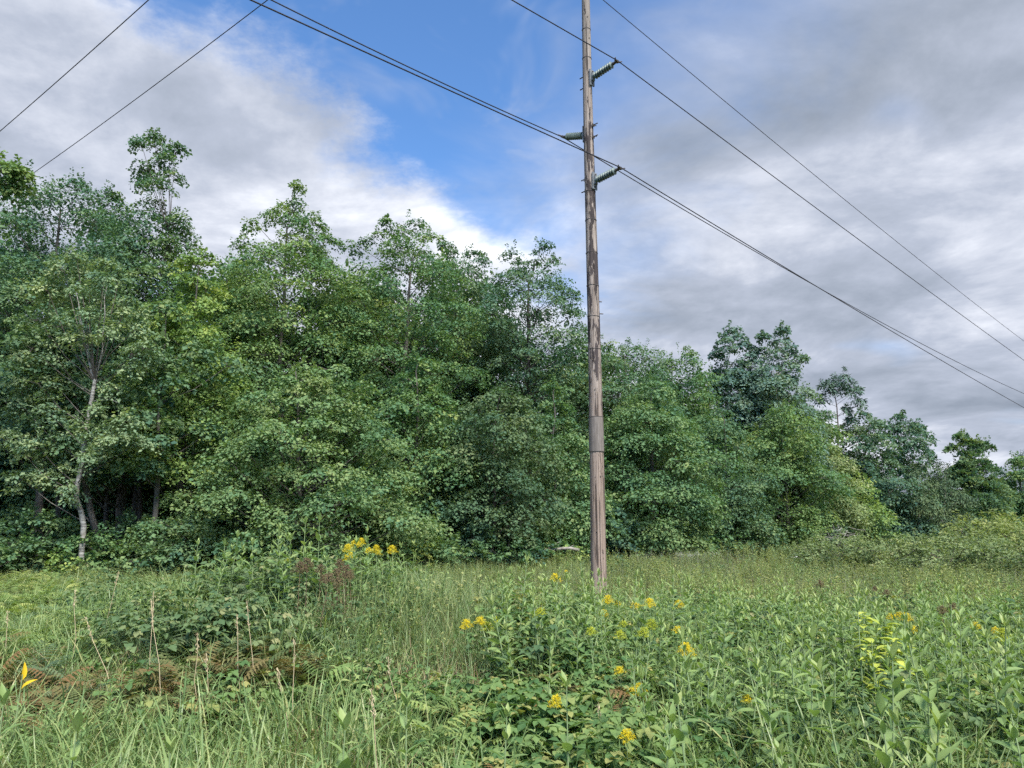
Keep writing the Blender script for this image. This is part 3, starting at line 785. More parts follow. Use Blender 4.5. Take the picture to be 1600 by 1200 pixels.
def birch():
    D = 26.0
    base = at_depth(131, 835, D); x = base[0]; gz = float(terrain(x, D))
    def L(px, py, dy=0.):
        q = at_depth(px, py, D + dy); return np.array([q[0] - x, dy, q[2] - gz])
    main = np.array([[*L(131, 838)[:2], -.1], L(131, 822), L(127, 800), L(119, 778), L(121, 758), L(128, 725), L(132, 690), L(138, 650), L(144, 620), L(149, 592)])
    left = np.array([L(149, 592), L(143, 582), L(138, 560), L(134, 530), L(126, 500), L(123, 475), L(118, 450)])
    right = np.array([L(149, 592), L(153, 575), L(160, 550), L(161, 520), L(164, 490), L(163, 465), L(169, 440)])
    root = empty('birch_tree', (x, D, gz))
    tag(root, 'crooked white birch with forked trunk at the forest edge on the left', 'tree', G1)
    g = Geo(); g.tube(main, np.linspace(.092, .062, len(main)), 10)
    g.tube(left, np.linspace(.042, .010, 7), 7); g.tube(right, np.linspace(.04, .010, 7), 7)
    g.tube(np.array([L(147, 627), L(160, 624, -.3), L(172, 624, -.5), L(186, 630, -.6)]), (.022, .018, .014, .008), 5)
    g.tube(np.array([L(137, 668), L(125, 655, -.3), L(116, 648, -.5)]), (.02, .014, .008), 5)
    g.obj('trunk', MAT['birch_bark'], root, smooth=True)
    rng = np.random.default_rng(8)
    ms = []
    for px, py, s, dy in ((120, 405, .55, 0), (165, 415, .5, 0), (100, 425, .7, .5), (140, 430, .7, .6), (185, 440, .6, .3), (75, 455, .8, .5), (115, 460, .7, 1.2), (150, 465, .7, 1.2),
                          (195, 480, .7, .4), (60, 500, .8, .6), (95, 510, .7, .4), (205, 520, .7, .2), (180, 500, .6, 1.0), (50, 545, .8, .6), (90, 560, .8, .5), (215, 560, .6, .0), (190, 575, .6, -.2),
                          (225, 545, .5, -.4), (60, 600, .8, .3), (95, 610, .7, .4), (40, 640, .8, .6), (80, 650, .75, .3), (105, 690, .6, .3), (60, 700, .75, .2), (195, 660, .6, -.5), (180, 690, .65, -.6),
                          (215, 690, .55, -.4), (155, 680, .5, -.6), (150, 705, .4, -.7), (35, 750, .7, .2), (75, 745, .6, .3), (20, 690, .8, .2), (100, 740, .5, .5), (128, 455, .5, -.8), (160, 440, .5, -.8), (140, 490, .4, -.9), (165, 520, .45, -.8), (120, 530, .45, -.8), (128, 665, .4, -.8), (138, 715, .35, -.8), (110, 770, .4, -.6), (185, 610, .5, -.4), (150, 640, .3, -.9)):
        a = L(px, py, dy + rng.uniform(-.3, .3)); ms.append((a[0], a[1], a[2], s))
    gt, gc = build_tree(81, L(140, 395)[2], 3, 3, ROUND, None, None, masses=ms, trunk_path=main, leaf=.105, lw=.75, flat=.6, clump=.5, lpc=36, dens=1.3, trunk_r=.05, cl_n=30)
    gt2 = Geo(); V, F3, F4, T = gt.arrays(); gt2.add(V, F4, T)
    gt2.obj('branches', MAT['bark'], root, smooth=True)
    gc.obj('crown', MAT['birch_leaf'], root)
birch()

def under_canopy():
    """bare trunks seen in the dark gap on the left, their crowns high up"""
    G = 'bare trunks in the dark gap'
    spec = [((92, 835), (95, 770), 28.5, .13, 'bark_dark', 'short brownish trunk left of the birch foot'),
            ((174, 830), (150, 735), 28.0, .14, 'bark', 'leaning grey trunk right behind the birch'),
            ((194, 808), (198, 715), 32.0, .23, 'bark', 'thick grey trunk in the dark gap right of the birch'),
            ((176, 800), (174, 720), 36.0, .14, 'bark_dark', 'thin dark trunk deep in the gap beside the thick trunk'),
            ((244, 832), (248, 725), 27.5, .12, 'bark', 'straight slim grey trunk at the right of the dark gap'),
            ((222, 800), (224, 715), 35.0, .12, 'bark_dark', 'dark slim trunk deep behind the straight slim one')]
    for k, ((bx, by), (tx, ty), D, r, bk, lab) in enumerate(spec):
        b = at_depth(bx, by, D); gz = float(terrain(b[0], D)); t = at_depth(tx, ty, D)
        lean = (t[0] - b[0]) / (t[2] - max(b[2], gz)); H = 8.5 + (k % 3)
        zz = np.linspace(-.2, H, 9)
        path = np.column_stack([lean * zz * (1 - .3 * zz / H) + .04 * np.sin(zz * 1.3 + k), .05 * np.sin(zz + k), zz])
        rng = np.random.default_rng(200 + k)
        ms = [(path[-1, 0] + rng.normal(0, 1.0), rng.uniform(-1.3, 1.5), rng.uniform(3.4, H), rng.uniform(.8, 1.2)) for q in range(13)]
        ms += [(float(np.interp(z_, zz, path[:, 0])) + rng.normal(0, .3), -.8 + rng.normal(0, .2), z_, .75) for z_ in (3.7, 4.6, 5.5, 6.4, 7.3, 8.2)]
        gt, gc = build_tree(210 + k, H, 4, 2, ROUND, None, None, masses=ms, trunk_path=path, trunk_r=r, leaf=.16, lpc=28, cl_n=14, up=1.0, flat=.45)
        root = empty('forest_tree', (b[0], D, gz)); tag(root, lab, 'tree', G)
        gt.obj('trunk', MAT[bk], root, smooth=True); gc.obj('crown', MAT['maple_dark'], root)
under_canopy()

def beside(px):
    """the landmark of the forest edge that stands nearest to a picture column"""
    L = [(0, 'the left edge of the picture'), (131, 'the white birch'), (236, 'the tall twin tipped tree'), (300, 'the yellow green young maple'), (452, 'the pointed stepped maple'), (545, 'the right half of the low layered tree'), (632, 'the round maple with the leaf tuft'),
         (722, 'the thin topped tree'), (826, 'the sparse oak left of the pole'), (932, 'the utility pole'), (1015, 'the bushy lit tree right of the pole'), (1075, 'the round headed maple'), (1146, 'the left aspen'), (1214, 'the right aspen'), (1306, 'the flat topped pine'),
         (1352, 'the oak next to the pine'), (1417, 'the oak above the cedars'), (1470, 'the broad olive cedar'), (1522, 'the spiky dark maple'), (1592, 'the right edge of the picture')]
    return min(L, key=lambda t: abs(t[0] - px))[1]
def back_rows():
    """trees standing deeper in the forest; they close the gaps and keep the inside dark"""
    protos = []
    for k in range(4):
        H = (12.5, 14, 13, 11.5)[k]; R = (3.4, 3.1, 3.6, 3.3)[k]
        gt, gc = build_tree(400 + k, H, 1.2, R, (ROUND, COLM, PEAK, ROUND)[k], None, None, msize=1.9, leaf=.24, lpc=26, cl_n=20, trunk_r=.17, twig=False, clump=.7)
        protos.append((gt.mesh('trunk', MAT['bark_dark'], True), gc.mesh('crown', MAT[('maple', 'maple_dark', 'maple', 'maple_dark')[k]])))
    rng = np.random.default_rng(12)
    fill = [(18, 335, 41, 0, 'dark maple top filling the skyline at the left edge'), (178, 345, 42, 2, 'dark maple between the broad one and the twin tipped tree'), (338, 396, 42, 0, 'maple top in the dip left of the pointed stepped maple'),
            (398, 390, 45, 1, 'maple crown behind the left shoulder of the pointed stepped maple'), (535, 392, 44, 3, 'maple crown in the dip right of the pointed stepped maple'), (585, 400, 46, 0, 'maple crown behind the left shoulder of the tufted round maple'),
            (690, 412, 48, 2, 'maple crown behind the right shoulder of the tufted round maple'), (768, 430, 48, 1, 'maple crown in the gap left of the sparse oak'), (900, 505, 49, 3, 'maple crown directly behind the utility pole'), (1020, 560, 52, 0, 'maple crown filling the gap right of the pole'),
            (1105, 585, 56, 2, 'maple crown in the gap left of the aspens'), (1185, 590, 60, 1, 'maple crown between the two aspens'), (1248, 625, 62, 0, 'maple crown right behind the right aspen'), (1330, 722, 76, 3, 'low crown behind the oak next to the pine'), (1385, 735, 80, 1, 'low crown in the gap between the two sparse oaks'), (1455, 740, 82, 0, 'low crown in the gap behind the cedars'), (1560, 738, 86, 2, 'low crown in the gap right of the spiky dark maple')]
    for px, py, D, k, lab in fill:
        q = at_depth(px, py, D); gz = float(terrain(q[0], D)); H = (12.5, 14, 13, 11.5)[k]
        sz = (q[2] - gz) / (H + .5); root = empty('maple_tree', (q[0], D, gz), rng.uniform(0, 6.28)); root.scale = (min(sz, 1.05), min(sz, 1.05), sz)
        tag(root, lab, 'tree', 'trees of the second row')
        link(bpy.data.objects.new('trunk', protos[k][0]), root); link(bpy.data.objects.new('crown', protos[k][1]), root)
    base0 = np.array([-24., 38.]); d = unit(np.array([62., 40.])); nrm = np.array([-d[1], d[0]])
    for row, off, step in ((0, 0., 3.4), (1, 6.0, 4.2), (2, 13.0, 5.2)):
        s = -10.0
        while s < 108:
            p = base0 + d * (s + rng.uniform(-.8, .8)) + nrm * (off + rng.uniform(-1.2, 1.2))
            s += step * (1 + .004 * max(s, 0))
            k = rng.integers(0, 4)
            root = empty('forest_tree', (p[0], p[1], float(terrain(p[0], p[1]))), rng.uniform(0, 6.28))
            sc_ = rng.uniform(.78, .98) * (1.0 if s < 45 else .85 if s < 75 else .55); root.scale = (sc_ * 1.05, sc_ * 1.05, sc_)
            qx = float(project(np.array([[p[0], p[1], 5.0]]))[0][0])
            if qx < -120 or qx > 1720: bpy.data.objects.remove(root); continue
            tag(root, ('dark tree just inside the forest behind ', 'dark tree deep in the forest behind ', 'dark tree farthest back in the forest behind ')[row] + beside(qx), 'tree', 'trees deep inside the forest')
            link(bpy.data.objects.new('trunk', protos[k][0]), root); link(bpy.data.objects.new('crown', protos[k][1]), root)
back_rows()

def saplings():
    """knee to head high saplings and shrubs along the foot of the forest"""
    protos = []
    for k, (mt, R, H) in enumerate((('maple', 1.0, 1.9), ('beech_leaf', 1.3, 1.5), ('maple_yellow', .8, 1.3), ('oak_leaf', 1.1, 2.2), ('maple_dark', 1.3, 2.4))):
        gt, gc = build_tree(600 + k, H, .35, R, ROUND, None, None, msize=.6, leaf=.12, lpc=22, cl_n=15, trunk_r=.03, clump=.32, flat=.5, up=1.0)
        protos.append((gt.mesh('stem', MAT['bark_dark'], True), gc.mesh('foliage', MAT[mt])))
    rng = np.random.default_rng(21)
    edge = [(5, 838, 26.5), (60, 845, 26.5), (110, 842, 26.5), (150, 838, 26.0), (165, 832, 27), (190, 830, 29), (215, 836, 27.5), (255, 836, 26.8), (290, 835, 26.5), (330, 838, 26.5), (380, 838, 27), (440, 838, 27.5),
            (560, 842, 28.5), (620, 842, 29.5), (665, 842, 30.5), (700, 846, 30.5), (740, 848, 31), (800, 850, 31.5), (840, 850, 33), (880, 850, 34), (910, 850, 35), (950, 852, 37), (990, 852, 38.5), (1040, 852, 40), (1085, 852, 43), (1120, 852, 45),
            (1170, 850, 47), (1210, 850, 49), (1250, 848, 51), (1290, 845, 54), (1330, 842, 57), (1370, 838, 60), (1410, 838, 63), (1450, 838, 65), (1500, 838, 68), (1550, 838, 74), (1590, 838, 80), (-40, 840, 25), (30, 800, 29), (300, 810, 31), (400, 800, 33), (700, 800, 35), (820, 800, 37)]
    for i, (px, py, D) in enumerate(edge):
        q = at_depth(px, py, D + rng.uniform(-.6, .6)); k = (i * 3 + rng.integers(0, 2)) % 5
        root = empty('sapling', (q[0], q[1], float(terrain(q[0], q[1]))), rng.uniform(0, 6.28))
        s = rng.uniform(.75, 1.2); root.scale = (s * 1.1, s * 1.1, s)
        tag(root, ('leafy', 'spreading', 'yellow green', 'dull green', 'dark green')[k] + ' sapling at the forest foot below ' + beside(px), 'sapling', 'saplings at the foot of the forest edge')
        link(bpy.data.objects.new('stem', protos[k][0]), root); link(bpy.data.objects.new('foliage', protos[k][1]), root)
    # shrubs on the right
    pg = []
    for k, (mt, R, H) in enumerate((('shrub', 1.5, 1.55), ('shrub', 1.2, 1.3), ('willow', 1.5, 1.5))):
        gt, gc = build_tree(650 + k, H, .15, R, ROUND, None, None, msize=.55, leaf=.11, lw=.5, lpc=26, cl_n=16, trunk_r=.03, clump=.34, flat=.7, up=.5, upright=.4, tvar=.2)
        pg.append((gt.mesh('stem', MAT['bark'], True), gc.mesh('foliage', MAT[mt])))
    spots = [(1265, 32, 0, .85, 'grey green shrub at the left end of the bush belt'), (1310, 30, 0, 1.0, 'grey green shrub, second from the left in the bush belt'), (1352, 32, 1, 1.0, 'grey green shrub in front of the pale sapling tree'),
             (1395, 29, 0, 1.0, 'grey green shrub in front of the mid green tree below the oaks'), (1440, 31, 1, 1.15, 'grey green shrub in front of the paired pale trunks'), (1478, 28, 0, 1.0, 'grey green shrub in front of the broad olive cedar'),
             (1520, 30, 0, 1.1, 'grey green shrub below the spiky dark maple'), (1565, 36, 2, 1.55, 'yellow green willow shrub at the right edge'), (1605, 33, 2, 1.35, 'yellow green willow shrub cut off by the right edge'), (1545, 27, 1, 1.0, 'grey green shrub in front of the yellow green willow'),
             (1592, 26, 0, .95, 'grey green shrub low at the right edge before the willow')]
    for px, D, k, s, lab in spots:
        q = at_depth(px, 850, D); root = empty('shrub', (q[0], D, float(terrain(q[0], D))), rng.uniform(0, 6.28)); root.scale = (s, s, s * (.78 if k < 2 else .86))
        tag(root, lab, 'shrub', 'shrubs of the bush belt')
        link(bpy.data.objects.new('stem', pg[k][0]), root); link(bpy.data.objects.new('foliage', pg[k][1]), root)
saplings()

def fallen():
    g = Geo(); a = at_depth(800, 851, 33.5); b = at_depth(905, 861, 33.0)
    P = np.array([a + (b - a) * t + [0, 0, .08 * math.sin(t * 9)] for t in np.linspace(0, 1, 9)])
    g.tube(P, np.linspace(.04, .07, 9), 8, cap=True)
    for t, l in ((.3, .5), (.55, .7), (.8, .5)):
        p = a + (b - a) * t; g.tube([p, p + [l * .7, -.1, l * .4]], (.035, .01), 5)
    o = g.obj('fallen_log', MAT['dead_wood'], smooth=True); tag(o, 'bleached fallen log lying before the trees left of the pole', 'log')
    rng = np.random.default_rng(4)
    g = Geo(); c = at_depth(1300, 838, 50)
    for k in range(46):
        p = c + rng.normal(0, 1, 3) * [1.1, .5, .3]; q = p + rng.normal(0, 1, 3) * [.9, .4, .45]
        g.tube([p, (p + q) / 2 + rng.normal(0, .08, 3), q], (.022, .016, .006), 4)
    o = g.obj('brush_pile', MAT['dead_wood']); tag(o, 'tangle of grey dead branches at the foot of the right hand trees', 'brush pile')
fallen()

# ------------------------------------------------------------------ meadow plants: templates
def leaf_grid(L, W, nseg=3, bend=.25, fold=.18, shape=1.0):
    """a curved, folded leaf along +x, facing +z"""
    t = np.linspace(0, 1, nseg + 1)
    w = np.sin(np.pi * np.clip(t, .0, 1) ** (.8 / shape)) ** .9 * W * .5; w[0] = W * .04; w[-1] = 0.0
    x = L * t * (1 - .12 * bend * t); z = -bend * L * t ** 2
    V = []
    for i in range(nseg + 1):
        V += [[x[i], w[i], z[i] + fold * w[i] * 1.5], [x[i], 0, z[i]], [x[i], -w[i], z[i] + fold * w[i] * 1.5]]
    F = []
    for i in range(nseg):
        a = i * 3; F += [[a, a + 1, a + 4, a + 3], [a + 1, a + 2, a + 5, a + 4]]
    return np.array(V), np.array(F)
def place_leaf(g, base, az, el, L, W, tint, nseg=3, bend=.25, fold=.18, roll=0.0):
    V, F = leaf_grid(L, W, nseg, bend, fold)
    cr, sr = math.cos(roll), math.sin(roll); Rr = np.array([[1, 0, 0], [0, cr, -sr], [0, sr, cr]])
    ce, se = math.cos(el), math.sin(el); Re = np.array([[ce, 0, -se], [0, 1, 0], [se, 0, ce]])
    ca, sa = math.cos(az), math.sin(az); Ra = np.array([[ca, -sa, 0], [sa, ca, 0], [0, 0, 1]])
    g.add(V @ (Ra @ Re @ Rr).T + base, F, tint)

def t_grass(rng, n=13, h=.6, w=.011, spread=.09, lean=.35, nseg=4):
    g = Geo()
    for k in range(n):
        a = rng.uniform(0, 6.28); hh = h * rng.uniform(.5, 1.15); l = lean * rng.uniform(.25, 1.6) * hh
        b = np.array([rng.normal(0, spread), rng.normal(0, spread), -.04]); d = np.array([math.cos(a), math.sin(a), 0]); s = np.array([-d[1], d[0], 0])
        tw = rng.uniform(-.7, .7); s = s * math.cos(tw) + d * math.sin(tw)
        t = np.linspace(0, 1, nseg + 1); ww = w * rng.uniform(.6, 1.3) * np.interp(t, [0, .35, .8, 1], [.7, 1, .7, .03])
        ctr = b + d * (l * t ** 2.0)[:, None]; ctr[:, 2] += hh * (t - .28 * (l / hh) * t ** 3)
        V = np.stack([ctr + s * ww[:, None] * .5, ctr - s * ww[:, None] * .5], 1).reshape(-1, 3)
        i = np.arange(nseg)[:, None] * 2
        g.add(V, i + [0, 1, 3, 2], np.clip(rng.normal(.48, .2), 0, 1))
    return g
def t_fern(rng, nf=6, size=.5, teeth=3, np_=9):
    g = Geo()
    for f in range(nf):
        a = 6.28 * (f + rng.uniform(-.3, .3)) / nf; d = np.array([math.cos(a), math.sin(a), 0]); s = np.array([-d[1], d[0], 0])
        hgt = size * rng.uniform(.5, 1.1); Lf = size * rng.uniform(.7, 1.15); tl = rng.uniform(.35, .95)
        foot = np.array([0, 0, -.03]); neck = d * size * .15 + [0, 0, hgt]
        g.tube([foot, neck], (.006, .004), 3, .4)
        up = unit(np.array([0, 0, 1.]) + d * .3 + s * rng.normal(0, .25))
        s2 = unit(s - up * (s @ up))
        tt = rng.normal(.5, .16)
        for i in range(np_):
            t = (i + .4) / np_
            c = neck + d * Lf * t * .9 + np.array([0, 0, Lf * (tl * t - .55 * t * t)])
            ln = Lf * .46 * (1 - t) ** .8 * (.75 + .25 * min(1, t * 6)) + .012
            wd = Lf * .85 / np_
            for sg in (-1, 1):
                pd = unit(s2 * sg + d * .45 + np.array([0, 0, -.18])); q = unit(d - pd * (d @ pd))
                # toothed pinna
                u = np.linspace(0, 1, 2 * teeth + 1); wz = wd * .5 * (1 - u ** 1.5) * np.where(np.arange(2 * teeth + 1) % 2, 1.12, .42); wz[-1] = 0
                ax = c + pd * (ln * u)[:, None]; ax[:, 2] -= .12 * ln * u ** 2
                V = np.stack([ax + q * wz[:, None], ax - q * wz[:, None]], 1).reshape(-1, 3)
                k = np.arange(2 * teeth)[:, None] * 2
                g.add(V, k + [0, 1, 3, 2], np.clip(tt + rng.normal(0, .1), 0, 1))
    return g
def t_bramble(rng, nl=13, h=.5, leaf=.062, spread=.26):
    g = Geo()
    for k in range(nl):
        a = rng.uniform(0, 6.28); r = spread * math.sqrt(rng.uniform(0, 1)); z = h * rng.uniform(.45, 1.05) * (1 - .3 * (r / spread) ** 2)
        c = np.array([r * math.cos(a), r * math.sin(a), z]); a2 = a + rng.normal(0, .8)
        if k % 2 == 0: g.tube([[c[0] * .3, c[1] * .3, -.02], [c[0] * .6, c[1] * .6, z * .7], c], (.004, .003, .002), 3, .3)
        tt = np.clip(rng.normal(.48, .2), 0, 1)
        for da, f in ((0, 1.15), (1.25, .95), (-1.25, .95)):
            L = leaf * f * rng.uniform(.8, 1.25)
            place_leaf(g, c, a2 + da, rng.normal(-.05, .25), L, L * .82, np.clip(tt + rng.normal(0, .05), 0, 1), 3, .35, .15, rng.normal(0, .2))
    return g
def t_herb(rng, ns=4, h=.6, nl=9, leaf=.085, lw=.24, spread=.14):
    g = Geo()
    for s in range(ns):
        x, y = rng.normal(0, spread, 2); hh = h * rng.uniform(.65, 1.1); lx, ly = rng.normal(0, .1, 2) * hh
        g.tube([[x, y, -.03], [x + lx, y + ly, hh]], (.004, .0025), 3, .35)
        tt = rng.normal(.5, .15)
        for k in range(nl):
            t = .25 + .75 * (k + .5) / nl; a = k * 2.4 + rng.normal(0, .3); L = leaf * rng.uniform(.7, 1.2) * (1.1 - .45 * t)
            place_leaf(g, np.array([x + lx * t, y + ly * t, hh * t]), a, rng.uniform(.1, .8), L, L * lw, np.clip(tt + .2 * (t - .5) + rng.normal(0, .1), 0, 1), 2, .3)
    return g

def milkweed_leaves(rng, h, npair, L0):
    """list of (base, azimuth, elevation, length, width, tint, bend, roll)"""
    out = []; a0 = rng.uniform(0, 6.28)
    for k in range(npair):
        t = .20 + .78 * (k / (npair - 1)) ** .85; el = .30 + .80 * t ** 2.0 + rng.normal(0, .1)
        for sg in (0, 1):
            a = a0 + k * 1.5708 * 1.04 + sg * math.pi + rng.normal(0, .15)
            L = L0 * (.72 + .5 * math.sin(math.pi * min(1, t * 1.05)) - .38 * t ** 3) * rng.uniform(.85, 1.12)
            out.append((np.array([0, 0, h * t]), a, el + rng.normal(0, .12), L, L * rng.uniform(.27, .35), float(np.clip(.22 + .52 * t + rng.normal(0, .1), 0, 1)), rng.uniform(.08, .32), rng.normal(0, .2)))
    # young top leaves, almost upright
    for q in range(4):
        L = L0 * rng.uniform(.55, .75)
        out.append((np.array([0, 0, h * .99]), a0 + q * 1.571 + .5, 1.12 + rng.normal(0, .1), L, L * .26, .82, .05, 0))
    return out
def milkweed_stem(h, rng):
    g = Geo(); bx, by = rng.normal(0, .02, 2)
    g.tube([[bx, by, -.05], [bx * .5, by * .5, h * .45], [0, 0, h]], (.0065, .0055, .003), 5, .5); return g

# ------------------------------------------------------------------ meadow layout
R0 = np.random.default_rng(77)
def scatter(n, dmin, dmax, half=.80, power=1.0):
    """ground points between two distances inside (and a little beyond) the field of view"""
    y = (R0.uniform(dmin ** power, dmax ** power, n)) ** (1 / power)
    x = R0.uniform(-1, 1, n) * (half * y + .8)
    return np.column_stack([x, y, terrain(x, y)])
def inpoly(px, py, x0, x1, y0, y1, soft=20):
    """soft membership of a rectangle of the picture"""
    j = R0.normal(0, 1, (2, len(px))); X = px + j[0] * soft * 1.6; Y = py + j[1] * soft * .45
    return (X > x0) & (X < x1) & (Y > y0) & (Y < y1)
def forest_edge_y(x):
    return np.interp(x, [-40, -20, -14, -8, 0, 6, 12, 22, 34, 46, 60], [22, 24, 26, 28, 31, 36, 42, 51, 61, 72, 88])

INST = {}
def put(kind, P, scale, rz=None, tilt=.08, tint=0.0):
    n = len(P)
    if n == 0: return
    rz = R0.uniform(0, 6.28, n) if rz is None else rz
    INST.setdefault(kind, []).append((P, np.broadcast_to(scale, (n,)).astype(float), rz, R0.normal(0, tilt, (n, 2)), np.broadcast_to(tint, (n,)).astype(float)))
def bake(kind, templates, name, mat, label, cat):
    if kind not in INST: return
    P = np.concatenate([i[0] for i in INST[kind]]); Sx = np.concatenate([i[1] for i in INST[kind]]); Z = np.concatenate([i[2] for i in INST[kind]])
    Tl = np.concatenate([i[3] for i in INST[kind]]); Ti = np.concatenate([i[4] for i in INST[kind]])
    n = len(P)
    tcol = bpy.data.collections.new(name + '_templates')          # never linked to the scene: only the source of the scattered copies
    for t in templates: tcol.objects.link(bpy.data.objects.new(name + '_tuft', t.mesh(name + '_tuft', mat)))
    me = bpy.data.meshes.new(name)
    me.vertices.add(n); me.vertices.foreach_set('co', P.astype(np.float32).ravel())
    rot = np.column_stack([Tl, Z]).astype(np.float32)
    a = me.attributes.new('rot', 'FLOAT_VECTOR', 'POINT'); a.data.foreach_set('vector', rot.ravel())
    a = me.attributes.new('scl', 'FLOAT', 'POINT'); a.data.foreach_set('value', Sx.astype(np.float32))
    a = me.attributes.new('idx', 'INT', 'POINT'); a.data.foreach_set('value', R0.integers(0, len(templates), n).astype(np.int32))
    me.materials.append(mat)
    o = link(bpy.data.objects.new(name, me))
    ng = bpy.data.node_groups.new(name + '_scatter', 'GeometryNodeTree')
    ng.interface.new_socket('Geometry', in_out='INPUT', socket_type='NodeSocketGeometry')
    ng.interface.new_socket('Geometry', in_out='OUTPUT', socket_type='NodeSocketGeometry')
    N = ng.nodes.new; gi = N('NodeGroupInput'); go = N('NodeGroupOutput'); ip = N('GeometryNodeInstanceOnPoints'); ci = N('GeometryNodeCollectionInfo')
    ci.inputs['Collection'].default_value = tcol; ci.inputs['Separate Children'].default_value = True; ci.inputs['Reset Children'].default_value = True
    def attr(nm, ty):
        x = N('GeometryNodeInputNamedAttribute'); x.data_type = ty; x.inputs['Name'].default_value = nm; return x.outputs['Attribute']
    Lk = ng.links.new
    Lk(gi.outputs[0], ip.inputs['Points']); Lk(ci.outputs[0], ip.inputs['Instance']); ip.inputs['Pick Instance'].default_value = True
    Lk(attr('idx', 'INT'), ip.inputs['Instance Index']); Lk(attr('rot', 'FLOAT_VECTOR'), ip.inputs['Rotation']); Lk(attr('scl', 'FLOAT'), ip.inputs['Scale'])
    Lk(ip.outputs[0], go.inputs[0])
    md = o.modifiers.new('scatter', 'NODES'); md.node_group = ng
    tag(o, label, cat, None, 'stuff')

MILK = []
def patch(P, sc_, ph):
    """slow uneven pattern over the meadow, 0..1"""
    x, y = P[:, 0] * sc_, P[:, 1] * sc_
    v = np.sin(x * 1.7 + ph) + np.sin(y * 1.9 + 2 * ph + .8 * np.sin(x)) + np.sin((x + y) * 2.7 + 3 * ph) * .7 + np.sin((x - 1.4 * y) * 4.3 + ph) * .5
    return np.clip(.5 + v / 4.4, 0, 1)
def layout():
    # near and middle distance, plant by plant; what grows where follows the photograph
    P = np.concatenate([scatter(5200, 3.3, 8.5, power=1.6), scatter(6500, 8.5, 16, power=1.8), scatter(4200, 16, 34, power=1.8)])
    P = P[P[:, 1] < forest_edge_y(P[:, 0]) + 1.0]
    px, py = project(P + [0, 0, .5]); d = P[:, 1]
    kind = np.full(len(P), 'grass', dtype='<U12')
    u = R0.uniform(0, 1, len(P))
    def rule(x0, x1, y0, y1, mix, soft=20):
        m = inpoly(px, py, x0, x1, y0, y1, soft); acc = 0.0
        uu = R0.uniform(0, 1, len(P))
        for k, w in mix:
            kind[m & (uu >= acc) & (uu < acc + w)] = k; acc += w
    B = 1e4
    rule(-B, B, -B, 900, (('field', .74), ('fieldbr', .16), ('fine', .10)))
    rule(900, B, 850, 945, (('field', .60), ('fieldbr', .10), ('fine', .08), ('herb', .16), ('bramdark', .06)))
    pf = patch(P, .55, 3.1); mk = (kind == 'field') & (pf < .36); kind[mk] = np.where(R0.uniform(0, 1, mk.sum()) < .55, 'fieldbr', 'herb')
    rule(540, 930, 850, 985, (('fine', .86), ('field', .10), ('fieldbr', .04)))
    rule(760, B, 925, 1140, (('milk', .34), ('bramble', .26), ('bramdark', .06), ('herb', .16), ('grass', .14), ('ferndark', .04)))  # the few dark brambles here are shade put in as colour between milkweeds
    pm = patch(P, .9, 1.3); band_ = (py > 925) & (py < 1140) & (px > 760)
    mk = band_ & (kind == 'milk') & (pm < .36); kind[mk] = np.where(R0.uniform(0, 1, mk.sum()) < .4, 'bramble', 'grass')
    mk = band_ & (kind != 'milk') & (pm > .66) & (R0.uniform(0, 1, len(P)) < .35); kind[mk] = 'milk'
    rule(470, 1010, 1005, 1165, (('bramble', .70), ('grass', .12), ('fern', .06), ('fernbr', .05), ('herb', .07)))
    rule(600, 760, 965, 1040, (('dry', .55), ('fine', .35), ('bramble', .10)), 14)
    rule(-B, 330, 835, 940, (('fern', .85), ('fine', .15)))
    rule(-B, 330, 925, 985, (('grass', .65), ('fern', .2), ('ferndark', .15)))
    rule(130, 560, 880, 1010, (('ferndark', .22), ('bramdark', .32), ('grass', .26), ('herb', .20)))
    rule(240, 330, 870, 920, (('grass', .9), ('fern', .1)), 12)
    rule(-B, 520, 975, 1080, (('fernbr', .38), ('grass', .26), ('ferndark', .06), ('bramble', .08), ('dry', .22)))
    rule(340, 640, 838, 905, (('herb', .30), ('milk', .32), ('bramdark', .26), ('ferndark', .12)))
    rule(-B, 700, 1065, B, (('wide', .60), ('dry', .20), ('grass', .12), ('herb', .08)))
    rule(620, 1040, 1150, B, (('wide', .62), ('bramble', .36), ('dry', .02)))
    rule(1040, B, 1115, B, (('wide', .55), ('bramble', .26), ('milk', .07), ('grass', .12)))
    def sel(k): return P[kind == k]
    def sc_(n, a, b): return R0.uniform(a, b, n)
    for k, a, b in (('grass', .75, 1.15), ('wide', .7, 1.0), ('fine', .75, 1.15), ('dry', .7, 1.0), ('fern', .6, .95), ('ferndark', .5, .85), ('fernbr', .52, .82), ('bramble', .75, 1.15), ('bramdark', .85, 1.25), ('herb', .8, 1.2), ('field', .7, 1.15), ('fieldbr', .8, 1.1)):
        Q = sel(k)
        if k in ('fern', 'ferndark', 'fernbr'): Q = Q[R0.uniform(0, 1, len(Q)) < .85]
        put(k, Q, sc_(len(Q), a, b) * (.66 + .62 * patch(Q, 1.1, len(k))), tilt=.2 if 'fern' in k else .12)
    Q = sel('milk'); 
    for q in Q: MILK.append(q)
    # thin underlayer so that no bare soil shows
    Q = scatter(3200, 3.2, 9, power=1.6); put('grass', Q, R0.uniform(.4, .65, len(Q)), tint=-.12)
    Q = scatter(2400, 8, 30, power=1.7); Q = Q[Q[:, 1] < forest_edge_y(Q[:, 0])]; fr = Q[:, 1] > 15; put('fine', Q[~fr], R0.uniform(.5, .8, (~fr).sum())); put('field', Q[fr], R0.uniform(.6, 1.0, fr.sum()))
